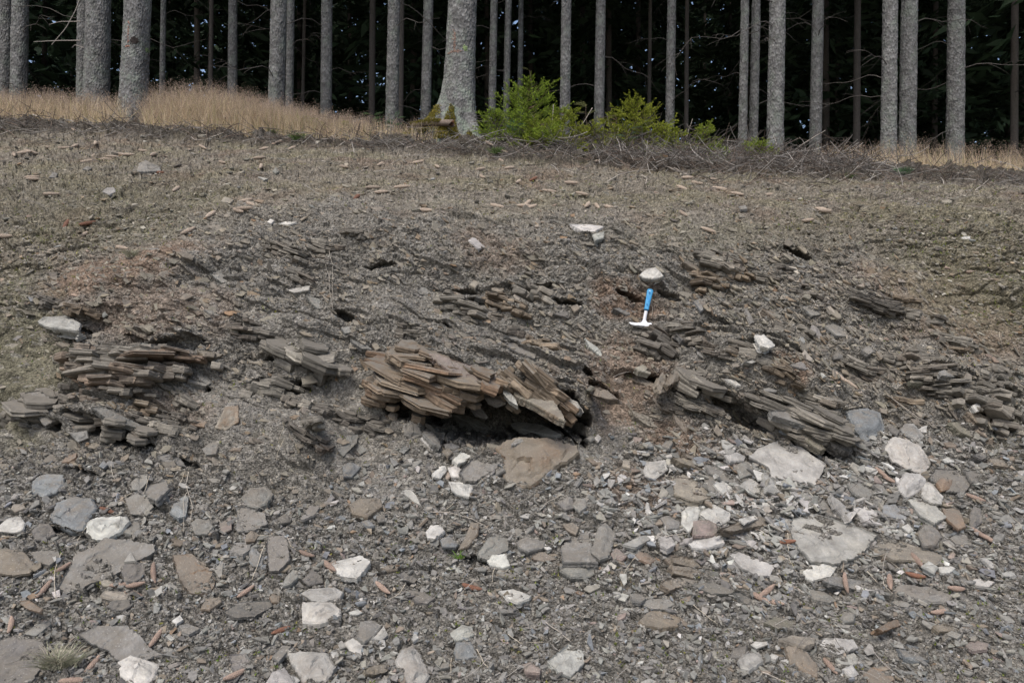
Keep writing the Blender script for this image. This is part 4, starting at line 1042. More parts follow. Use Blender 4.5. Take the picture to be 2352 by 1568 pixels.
('MR','f','u',.14,[(1150,1230),(1280,1215),(1380,1240),(1420,1370),(1370,1400),(1280,1455),(1210,1360)],'big smooth blue grey boulder beside the overhanging ledge','the smooth blue grey boulder'),
('MR','f','g',.08,[(1510,1360),(1540,1320),(1600,1315),(1680,1410),(1640,1450),(1540,1400)],'rounded grey slab just above the tall pinkish slab','the rounded grey slab'),
('MR','c','d',.05,[(1425,1340),(1450,1325),(1510,1370),(1490,1400),(1440,1370)]),
('MR','c','w',.04,[(1990,1200),(2030,1180),(2075,1230),(2020,1245)],'small bright white stone on the lip of the dark cleft','the bright white stone by the cleft'),
('MR','l','b',.06,[(1955,1240),(2040,1250),(2115,1290),(2110,1320),(2030,1310)],'','',.2),
('MR','l','o',.05,[(1840,1310),(1900,1310),(2010,1390),(1990,1410),(1920,1380)]),
('MR','l','p',.04,[(470,910),(560,880),(595,895),(520,920)]),
('MR','l','g',.05,[(770,930),(850,905),(940,950),(880,960)]),
('MR','l','g',.05,[(1000,930),(1050,940),(1140,1000),(1120,1010),(1050,970)]),
('MR','c','d',.06,[(1060,870),(1090,840),(1130,860),(1130,890),(1070,895)]),
('MR','t','b',.04,[(1045,915),(1060,895),(1130,895),(1130,915)]),
('MR','t','g',.04,[(1250,830),(1300,800),(1340,840),(1300,860)]),
('MR','c','b',.03,[(1350,840),(1370,840),(1405,880),(1390,890)]),
('MR','c','g',.05,[(1525,870),(1550,840),(1570,870),(1560,910),(1530,900)]),
('MR','l','b',.05,[(60,240),(100,240),(230,310),(220,330),(120,280)],'','',.1),
('MR','l','b',.05,[(150,710),(190,715),(300,800),(280,805),(190,760)]),
('MR','l','b',.05,[(590,550),(640,560),(745,650),(720,650),(640,590)]),
('MR','l','d',.05,[(20,720),(110,750),(190,780),(160,790),(60,760)]),
('MR','t','u',.03,[(130,505),(160,500),(205,560),(180,570)]),
('MR','t','g',.03,[(470,530),(500,570),(540,650),(520,650)]),
('MR','c','g',.05,[(590,1090),(630,1080),(695,1100),(680,1115),(610,1110)]),
('MR','t','w',.03,[(340,1020),(410,1030),(450,1070),(420,1070)]),
('MR','l','t',.04,[(1150,1210),(1230,1195),(1330,1180),(1280,1200),(1170,1222)]),
('MR','c','p',.04,[(970,985),(990,980),(1020,1010),(1000,1010)]),
('MR','l','d',.04,[(340,235),(370,225),(365,250),(320,250)]),
('MR','l','d',.05,[(1990,1530),(2060,1510),(2120,1540),(2060,1560)]),
('BR','l','b',.05,[(2100,70),(2180,70),(2290,110),(2230,125),(2140,110)]),
('ML','c','p',.09,[(245,640),(300,612),(440,600),(540,650),(520,700),(420,690),(300,670)],'pale grey slate nose with a dark end sticking out of mossy soil','the pale slate nose'),
('ML','l','g',.06,[(160,1110),(260,1100),(450,1210),(400,1290),(300,1340),(260,1300),(200,1180)],'','',.1),
('ML','f','t',.04,[(1430,1350),(1500,1210),(1590,1200),(1590,1310),(1500,1370)],'thin slab with a salmon pink face leaning on the grey soil','the salmon pink slab',.9),
('ML','f','g',.04,[(450,1380),(580,1370),(590,1420),(520,1450)]),
('ML','c','g',.05,[(1345,1490),(1400,1450),(1460,1440),(1440,1520),(1370,1530)],'','',.15),
('ML','c','r',.04,[(1265,1310),(1330,1295),(1380,1310),(1360,1345),(1280,1335)],'','',.4),
('ML','l','g',.06,[(1400,320),(1450,300),(1560,370),(1480,380)]),
('ML','t','p',.04,[(1915,430),(2000,410),(2070,400),(2060,430),(1960,450)]),
('ML','l','g',.05,[(2040,460),(2130,490),(2190,550),(2120,555),(2070,510)]),
('ML','l','g',.04,[(1360,560),(1420,570),(1480,610),(1430,610)]),
('ML','c','t',.05,[(1525,670),(1560,655),(1605,690),(1590,715),(1540,700)]),
('ML','c','g',.06,[(1660,750),(1700,720),(1755,680),(1740,730),(1690,765)]),
('ML','t','g',.03,[(80,760),(120,735),(150,735),(110,770)]),
('ML','c','b',.04,[(1190,490),(1240,450),(1290,470),(1230,500)],'','',.1),
('ML','c','u',.04,[(185,480),(215,475),(230,505),(200,510)]),
('ML','c','g',.04,[(670,600),(700,570),(720,600),(690,620)]),
('ML','l','b',.06,[(1260,1090),(1310,1060),(1400,1080),(1360,1120),(1270,1120)],'','',.15),
('ML','l','g',.05,[(1250,1040),(1330,990),(1410,1050),(1370,1070),(1290,1050)]),
('ML','l','b',.05,[(1950,220),(2030,200),(2120,190),(2100,215),(2000,230)]),
('ML','l','b',.04,[(2120,190),(2190,195),(2190,212),(2120,215)]),
('ML','l','g',.06,[(1090,1475),(1150,1470),(1250,1530),(1200,1520)]),
('ML','c','b',.04,[(1510,1510),(1560,1480),(1620,1480),(1600,1510)],'','',.2),
('TL','c','g',.10,[(910,1145),(925,1090),(970,1065),(1070,1110),(1075,1135),(990,1140)],'largest grey stone on the upper slope, below the grass','the largest upper slope stone'),
('TL','c','p',.06,[(680,1275),(710,1250),(760,1248),(775,1275),(730,1295)]),
('TL','t','t',.04,[(1470,1340),(1500,1310),(1560,1330),(1530,1355)]),
('TL','c','g',.05,[(325,1180),(350,1145),(385,1155),(370,1185)]),
('TL','c','g',.05,[(550,1125),(580,1105),(615,1120),(590,1135)]),
('TL','t','p',.03,[(1720,1175),(1790,1190),(1760,1200)]),
('TL','c','w',.04,[(1780,1480),(1805,1455),(1830,1470),(1810,1490)]),
('TL','t','w',.03,[(1855,1490),(1900,1475),(1980,1480),(1920,1500)]),
('TL','c','g',.05,[(1815,1140),(1840,1110),(1865,1140),(1840,1155)]),
('TR','t','g',.04,[(430,1375),(480,1368),(490,1390),(445,1395)]),
('TR','c','t',.05,[(1785,1335),(1830,1328),(1860,1340),(1840,1352),(1795,1350)]),
('TR','t','w',.03,[(1915,1580),(1980,1572),(1978,1592),(1930,1592)]),
('TR','t','g',.05,[(1890,1080),(1910,1062),(1990,1062),(2005,1085),(1950,1090)]),
]
for s in ST:
    stone(*s)
# ------------------------------------------------------------------ further loose stones that show as single stones
def rand_poly(cx, cy, a, b, ang, r, k=None):
    k = k or int(r.integers(4, 7))
    t = np.sort((np.arange(k)+r.uniform(-.34, .34, k))*2*np.pi/k); q = r.uniform(.72, 1.18, k)
    x = a*np.cos(t)*q; y = b*np.sin(t)*q; c, s = math.cos(ang), math.sin(ang)
    return np.column_stack([cx+x*c-y*s, cy+x*s+y*c])
rs = np.random.default_rng(31)
n_led = 0; tries = 0
while n_led < 52 and tries < 4000:          # little ledges of bedrock that show through the soil
    tries += 1
    cx = rs.uniform(60, 2330); cy = rs.uniform(top_of(cx)+20, foot_of(cx)-60)
    a = rs.uniform(26, 74); b = a*rs.uniform(.22, .42)
    i = int(cx*SX)+PADX; j = int(cy*SX)+PADY; q = int(a*.55*SX); q2 = int(b*.7*SX)+2
    if MASK[j-q2:j+q2+1, i-q:i+q+1].mean() > .16 or np.hypot(cx-1485, cy-700) < 90: continue
    dip = rs.uniform(6, 30); p = rand_poly(cx, cy, a, b, R(dip), rs, 7)
    hold = empty('ledge_holder', (0, 0, 0)); bpy.context.view_layer.update()
    o = bedrock('V', p, dip, rs.uniform(.045, .085), rs.uniform(.05, .08), rs.uniform(.02, .06), 'ggddgb'[int(rs.integers(0, 6))], rs.uniform(0, .15), hold, jl=.15, back=.2, seed=300+n_led)
    o.parent = None; bpy.data.objects.remove(hold); o.name = 'slate_ledge'; o['category'] = 'rock ledge'; ROCKS.append((o, cx, cy, 'g', 'l', p)); n_led += 1
n_auto = 0; tries = 0
N_AUTO = max(0, 296-len(ST)-n_led)
while n_auto < N_AUTO and tries < 4000:
    tries += 1
    cx, cy = rs.uniform(5, 2345), rs.uniform(1060, 1560) if rs.random() < .85 else rs.uniform(640, 1000)
    a = rs.uniform(18, 31) if cy > 1060 else rs.uniform(18, 28)
    b = a*rs.uniform(.4, .75)
    i = int(cx*SX)+PADX; j = int(cy*SX)+PADY; q = int(a*1.1*SX)
    if MASK[j-q:j+q+1, i-q:i+q+1].any(): continue
    cl = 'gggdubopt'[int(rs.integers(0, 9))]
    p = rand_poly(cx, cy, a, b, rs.normal(.25, .5), rs)
    kind = 't' if cy > 1060 and rs.random() < .65 else ('c' if cy > 1060 else 'l')
    o = place_rock(p, kind, cl, rs.uniform(.02, .05), 'slate_shard' if kind != 'c' else 'stone', .2 if cl == 'b' else 0)
    o['category'] = 'stone'; ROCKS.append((o, cx, cy, cl, kind, p)); n_auto += 1

# ------------------------------------------------------------------ the countless fragments: one object of loose rubble
def frames_from(n, r, ang=None):
    n = norm(n); a = norm(np.cross(n, np.array([0.13, 0.97, 0.2])))
    b = np.cross(n, a)
    th = r.uniform(0, 2*np.pi, len(n)) if ang is None else ang
    c, s = np.cos(th)[:, None], np.sin(th)[:, None]
    return a*c+b*s, -a*s+b*c, n

def shards(C0, nrm, L, Wd, T, colr, r, ang=None):
    n = len(C0); K = 5
    e1, e2, e3 = frames_from(nrm, r, ang)
    th = (np.arange(K)[None, :]+r.uniform(-.48, .48, (n, K)))*2*np.pi/K
    q = r.uniform(.55, 1.25, (n, K))
    x = np.cos(th)*q*L[:, None]; y = np.sin(th)*q*Wd[:, None]
    V = []
    tl = r.uniform(-.3, .3, (n, 2))
    for sc, z in ((.86, -1.0), (1.0, -.30), (.90, 0.0)):
        zz = z*T[:, None]*np.ones((1, K))+(r.uniform(-.12, .12, (n, K))*T[:, None]+(tl[:, :1]*x+tl[:, 1:]*y)*.25*(z > -.5))
        V.append(C0[:, None, :]+(x*sc)[..., None]*e1[:, None]+(y*sc)[..., None]*e2[:, None]+zz[..., None]*e3[:, None])
    V = np.stack(V, 1).reshape(-1, 3)           # n,3,K
    b = (np.arange(n)*3*K)[:, None, None]; l = (np.arange(2)*K)[None, :, None]; j = np.arange(K)[None, None, :]; j2 = (j+1) % K
    Qd = np.stack([b+l+j, b+l+j2, b+l+K+j2, b+l+K+j], -1).reshape(-1, 4)
    top = (np.arange(n)*3*K)[:, None]+2*K+np.arange(K)[None, :]
    c = np.repeat(colr, 3*K, axis=0)
    return V, Qd, top, c

PAL = np.array([[.178,.172,.155],[.150,.146,.134],[.110,.106,.098],[.172,.144,.112],[.205,.192,.165],[.275,.267,.245],[.37,.36,.335],[.195,.140,.095],[.162,.172,.178],[.21,.170,.148]])
def stone_cols(n, w, r):
    w = np.asarray(w, float); k = r.choice(len(PAL), n, p=w/w.sum())
    return np.clip(PAL[k]*np.exp(r.normal(0, .16, (n, 1)))*(1+r.normal(0, .012, (n, 3))), .02, .75)

rr = np.random.default_rng(99)
sel = np.flatnonzero((vx > -150) & (vx < 2500) & (vy > 250) & (vy < 1640))
vxs, vys = vx[sel], vy[sel]
ed = (np.abs(Nin[sel, 1]) < .98)
msk = MASK[np.clip(iy[sel], 0, HH-1), np.clip(ix[sel], 0, WW-1)]
vis = Pin[sel, 1] < DEP0[np.clip(iy[sel], 0, HH-1), np.clip(ix[sel], 0, WW-1)]+0.12
smv = smooth_m[inw][sel]
def pick(n, wgt):
    p = wgt*(~msk)*vis; p = p/p.sum()
    return sel[rr.choice(len(sel), n, p=p)]
VV, QQ, TT, CC = [], [], [], []; nv = 0
def batch(n, wgt, smin, smax, alpha, normal_mode, weights, thick=(.25, .55), asp=(.35, .8), sink=.35, tilt=.42, tint=(1, 1, 1)):
    global nv
    s = pick(n, wgt)
    u = rr.random(n); px = (smin**-alpha+u*(smax**-alpha-smin**-alpha))**(-1/alpha)
    L = px*Pin[s, 1]/F; Wd = L*rr.uniform(*asp, n); T = np.maximum(L*rr.uniform(*thick, n), .004)
    if normal_mode == 'bed':
        nn = norm(BED+rr.normal(0, .22, (n, 3))); ang = rr.normal(.2, .5, n)
    elif normal_mode == 'flat':
        nn = norm(.40*NBin[s]+.60*np.array([.12, -.20, .95])+rr.normal(0, tilt, (n, 3))); ang = None
    else:
        nn = norm(NBin[s]+rr.normal(0, .25, (n, 3))); ang = None
    P = Pin[s]+nn*(T*(1-sink)*.55)[:, None]
    V, Qd, top, c = shards(P, nn, L, Wd, T, stone_cols(n, weights, rr)*np.array(tint), rr, ang)
    VV.append(V); QQ.append(Qd+nv); TT.append(top+nv); CC.append(c); nv += len(V)
tv = TOPV[inw][sel]; fv = FOOTV[inw][sel]
tal = sst(fv-30, fv+60, vys); clus = .25+.75*sst(-.25, .2, fbm(vxs/70, vys/50, 3, 222)); bnk = sst(tv-70, tv+60, vys)*(1-sst(fv-20, fv+60, vys))*clus; upp = (1-sst(tv-100, tv, vys))*sst(290, 330, vys)
rightw = 1+1.2*sst(1500, 1900, vxs)*(1-sst(1380, 1480, vys))
#          grey dgrey dark brown tan pale white rust blue pink
batch(8000, tal*rightw, 4.0, 18, .9, 'flat', [34, 20, 10, 10, 12, 7, 1, 1, 6, 1], thick=(.22, .5), sink=.1)
batch(1500, tal*np.exp(-(((vxs-1800)/300)**2+((vys-1150)/130)**2)), 8, 24, .8, 'flat', [30, 6, 2, 6, 14, 26, 10, .5, 8, 2], thick=(.15, .35), sink=-.5, tilt=.34)
batch(8000, tal, 2.5, 9, 1.1, 'surf', [34, 22, 12, 10, 10, 7, 1.5, 1, 5, 1], thick=(.3, .7), sink=.1)
batch(2600, tal, 9, 19, .6, 'flat', [36, 22, 8, 10, 12, 5, .6, 1, 6, 1], thick=(.16, .42), sink=0)
batch(2600, bnk*(1-.8*smv), 6, 22, 1.3, 'bed', [44, 30, 10, 9, 8, 1, 0, .6, 1, .3], thick=(.14, .32), sink=.3, tint=(.98, .905, .80))
batch(3200, bnk*(1-.8*smv), 3.0, 9, 1.3, 'bed', [44, 30, 12, 9, 8, 1.5, .2, .6, 1, .3], thick=(.2, .45), sink=.35, tint=(.98, .905, .80))
batch(2200, bnk*(1-.6*smv)*sst(1500, 1800, vxs), 6, 19, 1.1, 'bed', [40, 24, 8, 6, 12, 5, .3, .6, 3, .6], thick=(.16, .35), tint=(.98, .905, .80))
batch(4500, bnk, 1.6, 5, 1.4, 'surf', [40, 26, 12, 10, 10, 2.5, .3, .6, 1, .6], tint=(.98, .905, .80))
batch(5200, upp, 2.6, 12, 1.4, 'flat', [30, 14, 6, 20, 24, 10, .8, 1, 2, 2], sink=.0, tilt=.2, tint=(1, .95, .86))
batch(2600, sst(tv-120, tv-40, vys)*(1-sst(tv+40, tv+110, vys)), 3.0, 14, 1.3, 'bed', [30, 24, 18, 10, 10, 3, .5, 1, 1, 1], tint=(.98, .905, .80))
rub = link('slate_rubble', mesh_np('slate_rubble', np.concatenate(VV), [np.concatenate(QQ), np.concatenate(TT)], M_RUB, np.concatenate(CC)))
tag(rub, 'countless small slate fragments and grit strewn over the whole bank', 'rubble', kind='stuff')

# ------------------------------------------------------------------ the hammer
HS = 'HM'
hp = rv(HS, [(545, 985), (968, 1085), (850, 1050), (948, 372)])
hn = norm(np.array([0.04, -0.80, 0.60]))
hD = min(dep(x, y) for x, y in [tuple(v) for v in rv(HS, [(600, 1030), (700, 1060), (850, 1085), (950, 1090), (850, 1000)])])-0.015
h0 = rv(HS, [(850, 1050)])[0]; HP0 = CAM+ray(*h0)*hD
he1 = norm(np.array([1.0, 0, 0])-hn*hn[0]); he2 = np.cross(hn, he1)
def hpl(pts):
    q = rv(HS, pts); rp = ray(q[:, 0], q[:, 1]); d = (hn@(HP0-CAM))/(rp@hn); W = CAM+rp*d[:, None]-HP0
    return np.column_stack([W@he1, W@he2])
ham = empty('rock_hammer', HP0); bpy.context.view_layer.update()
tag(ham, 'geologist hammer with blue handle and white steel head, standing on its head', 'hammer')
LANDS.append((1485, 710, 'the blue handled hammer'))
HM = frame(he1, he2, hn, (0, 0, 0))
M_STEEL = object_material('polished_steel', 60, .92, 1.05, .38, .0, .25)
M_GRIP = object_material('blue_grip_rubber', 80, .9, 1.08, .55, .05)
def loft(name, pts, wid, depth, mat, colr, k=20, parent=ham, cap=True):
    c = hpl(pts); w = np.asarray(wid)*.00048; d = np.asarray(depth)*.00048
    t = norm(np.gradient(c, axis=0)); nn = np.column_stack([-t[:, 1], t[:, 0]])
    th = np.arange(k)*2*np.pi/k
    sx = np.sign(np.cos(th))*np.abs(np.cos(th))**.75; sz = np.sign(np.sin(th))*np.abs(np.sin(th))**.75
    V = np.concatenate([np.column_stack([c[i, 0]+nn[i, 0]*w[i]/2*sx, c[i, 1]+nn[i, 1]*w[i]/2*sx, d[i]/2*sz]) for i in range(len(c))])
    n = len(c); i = np.arange(n-1)[:, None]*k; j = np.arange(k)[None]; j2 = (j+1) % k
    Qd = np.stack([i+j, i+j2, i+k+j2, i+k+j], -1).reshape(-1, 4)
    V = np.vstack([V, [[*c[0], 0]], [[*c[-1], 0]]]); T = np.concatenate([np.column_stack([np.arange(k), (np.arange(k)+1) % k, np.full(k, n*k)]), np.column_stack([(n-1)*k+np.arange(k), (n-1)*k+(np.arange(k)+1) % k, np.full(k, n*k+1)])])
    return link(name, mesh_np(name, V, [Qd, T], mat, None, True), parent, HM if parent is ham else None, colr)
hx = np.linspace(0, 1, 15); hy = [(869+79*t, 757-385*t) for t in hx]
hw = [66, 76, 72, 75, 78, 81, 83, 85, 87, 89, 92, 95, 99, 104, 80]
handle = loft('handle', hy, hw, [60]*13+[62, 44], M_GRIP, (.050, .235, .43, 1))
for nm, cpt, rx, ry, cc_ in (('inset', (926, 457), 17, 30, (.02, .13, .30, 1)), ('inset', (905, 568), 16, 66, (.035, .20, .44, 1)), ('inset', (880, 672), 15, 28, (.02, .13, .30, 1)), ('rivet', (932, 418), 9, 10, (.75, .75, .75, 1))):
    k = 18; th = np.arange(k)*2*np.pi/k; tilt = -.2
    pp = [(cpt[0]+rx*math.cos(a)*math.cos(tilt)-ry*math.sin(a)*math.sin(tilt), cpt[1]+rx*math.cos(a)*math.sin(tilt)*0+ry*math.sin(a)) for a in th]
    q = hpl(pp); V = np.vstack([np.column_stack([q, np.full(k, .0155)]), np.column_stack([q.mean(0)+(q-q.mean(0))*.85, np.full(k, .0172)])])
    j = np.arange(k); Qd = np.column_stack([j, (j+1) % k, k+(j+1) % k, k+j]); cap_ = (k+j)[None]
    link(nm, mesh_np(nm, V, [Qd, cap_], M_GRIP if nm == 'inset' else M_STEEL), handle, None, cc_)
loft('shaft', [(866, 775), (862, 800), (850, 860), (838, 930), (828, 985), (826, 1040)], [56, 52, 50, 54, 70, 104], [34, 32, 30, 32, 40, 46], M_STEEL, (.50, .51, .53, 1))
hd = hpl([(545, 985), (600, 993), (690, 1008), (760, 1003), (800, 965), (862, 965), (882, 1006), (925, 1017), (958, 1017), (970, 1032), (968, 1083), (955, 1086), (925, 1075), (860, 1078), (790, 1064), (720, 1052), (640, 1044), (585, 1022)])
k = len(hd); cz = hd.mean(0)
def ringz(s, z): return np.column_stack([hd+(cz-hd)*0+np.column_stack([np.zeros(k), np.zeros(k)])+0*s, np.full(k, z)])
thk = np.interp(hd[:, 0], [hd[:, 0].min(), -.03, .05], [.004, .013, .017])
inn = hd+norm(np.roll(np.roll(hd, -1, 0)-np.roll(hd, 1, 0), 0)@np.array([[0, -1], [1, 0]]))*-.0022*0
V = np.vstack([np.column_stack([hd, -thk]), np.column_stack([hd, thk*.75]), np.column_stack([hd+(cz-hd)*.035, thk])])
j = np.arange(k); Qd = np.concatenate([np.column_stack([j, (j+1) % k, k+(j+1) % k, k+j]), np.column_stack([k+j, k+(j+1) % k, 2*k+(j+1) % k, 2*k+j])])
link('head', mesh_np('head', V, [Qd, (2*k+j)[None], j[::-1][None]], M_STEEL), ham, HM, (.56, .57, .59, 1))

# ------------------------------------------------------------------ spruce cones
def cone_mesh(name, sd):
    na, nb = 70, 40
    t = np.linspace(0, 1, na); a = np.linspace(0, 2*np.pi, nb, endpoint=False)
    Tg, Ag = np.meshgrid(t, a, indexing='ij')
    rad = .0185*np.sin(np.pi*np.clip(Tg*.93+.05, 0, 1))**.55
    rws = Tg*17; i = np.floor(rws); f = rws-i
    ph = Ag*8/(2*np.pi)+.5*i; v = np.abs((ph % 1)-.5)*2
    rad = rad*(0.86+0.30*f**.8*np.clip(1-(v**2)*1.1*(f*1.2), 0, 1))
    bend = (.10+.05*sd)*(Tg-.5)**2*.15
    V = np.stack([(Tg-.5)*.155, rad*np.cos(Ag)+bend, rad*np.sin(Ag)], -1).reshape(-1, 3)
    ii = np.arange(na-1)[:, None]*nb; j = np.arange(nb)[None]; j2 = (j+1) % nb
    Qd = np.stack([ii+j, ii+nb+j, ii+nb+j2, ii+j2], -1).reshape(-1, 4)
    return mesh_np(name, V, [Qd, np.arange(nb)[None], (np.arange(nb)+(na-1)*nb)[None][:, ::-1]], M_CONE)
CM = [cone_mesh('spruce_cone', s) for s in (0, 1, 3)]
CONES = [('BL', [(305,940,50),(715,425,-20),(425,805,30),(810,920,5),(910,918,12),(1030,835,-85),(890,985,-15),(1645,965,35),(2045,715,-20),(2195,795,-40),(1045,1270,55),(80,1180,80),(625,1450,50),(1880,1225,20),(1570,1520,25),(490,1562,3)]),
 ('BC', [(300,940,-40),(895,938,-15)]),
 ('BR', [(1385,175,-40),(1430,212,-30),(2010,342,-20),(2030,575,-35),(2090,610,-30),(1135,897,-80),(1438,900,-85),(620,960,38),(660,1035,-15),(575,1008,-30),(1625,760,-50),(1610,858,-12),(1790,850,-12),(1880,945,-5),(1770,1100,10),(1035,1460,-50),(752,632,3)]),
 ('MR', [(1105,1020,-40),(1175,1065,-35)]), ('ML', [(30,80,0),(572,65,28),(815,157,-12)]),
 ('TL', [(310,987,2),(430,992,2),(505,977,20),(215,1187,2),(220,1200,-2),(1180,1265,35),(347,1300,0),(1640,1345,12),(1632,1395,2),(1668,1366,-20),(1588,1410,-20),(1410,1435,32),(1730,1058,5),(1480,1087,-15),(1025,1035,22),(950,1010,-5),(855,1037,0),(590,1080,8),(750,1050,-3),(165,1022,8),(1272,1010,-15),(1350,985,-30),(1765,997,10),(1950,993,22),(1862,950,20),(1745,1113,75),(95,1035,-80),(1060,1157,0),(640,958,80),(448,1500,60),(588,1495,10),(625,1047,40),(495,875,-30),(710,1068,0),(1262,1545,25),(800,1032,-6),(205,1018,-15)]),
 ('TC', [(1672,1370,52),(1730,1380,-52),(1802,1385,-10),(40,1117,-8),(290,1100,22),(665,1115,-35),(1090,1075,-32),(1310,1200,25),(295,1287,5),(1062,1380,-12),(1270,1358,40),(1245,1378,0),(1300,1385,18),(958,1133,8),(132,1320,40),(1630,1298,-12),(240,1257,0),(1735,1080,0),(965,1183,-30),(1150,1125,5),(805,990,28),(590,1408,-5),(430,1252,5),(1562,1225,-3),(540,1087,10),(1010,962,-28),(1105,1015,-20),(1420,1283,-8),(1210,1215,30)]),
 ('TR', [(60,1430,-35),(420,1298,-10),(640,1306,0),(90,1190,0),(150,1225,-10),(985,1402,-8),(1010,1413,-4),(895,1475,8),(50,1258,-20),(300,1263,-8),(270,1205,-15),(225,1540,-18)])]
CO = []
for reg, L in CONES:
    for (x, y, an) in L:
        px, py = rv(reg, [(x, y)])[0]
        P = at(px, py)
        if P[1] > 20: continue
        d = 9.0
        xs = np.array([px-d, px+d, px, px]); ys = np.array([py, py, py-d, py+d])
        Q4 = at(xs, ys) if P[1] < 9 else np.array([P]*4)
        n = norm(.5*norm(np.array([.05, -.55, .83]))+.5*norm(np.cross(Q4[1]-Q4[0]+1e-6, Q4[2]-Q4[3]+1e-6)))
        if n[1] > 0 or n[2] < 0: n = norm(np.array([.05, -.55, .83]))
        a = R(an); q = np.array([px+20*math.cos(a), py-20*math.sin(a)]); rq = ray(*q); W = CAM+rq*((n@(P-CAM))/(rq@n))
        ax = norm(W-P); side = np.cross(n, ax)
        o = bpy.data.objects.new('spruce_cone', CM[len(CO) % 3]); SC.collection.objects.link(o)
        s = rng.uniform(.92, 1.12)*(0.70 if reg in ('BL', 'BC', 'BR', 'MR') else .92)
        M = frame(ax*s, side*s, n*s, P+n*.010); o.matrix_basis = M
        low = py > 1000
        u = rng.random()
        if (reg, x) in (('TC', 1310), ('TL', 1060), ('TL', 588), ('TL', 448), ('TC', 132), ('BL', 1880), ('BC', 895), ('BR', 752), ('BR', 1610), ('BL', 715)): c = np.array([.17, .085, .055])
        else: c = np.array([.265, .195, .155]) if low else np.array([.35, .285, .225])
        c = c*np.exp(rng.normal(0, .10)); o.color = (*[float(v) for v in c], 1)
        o['group'] = 'spruce cones fallen on the bank'; o['category'] = 'spruce cone'
        CO.append((o, px, py, abs(an) if an <= 90 else an, c[0] < .23))

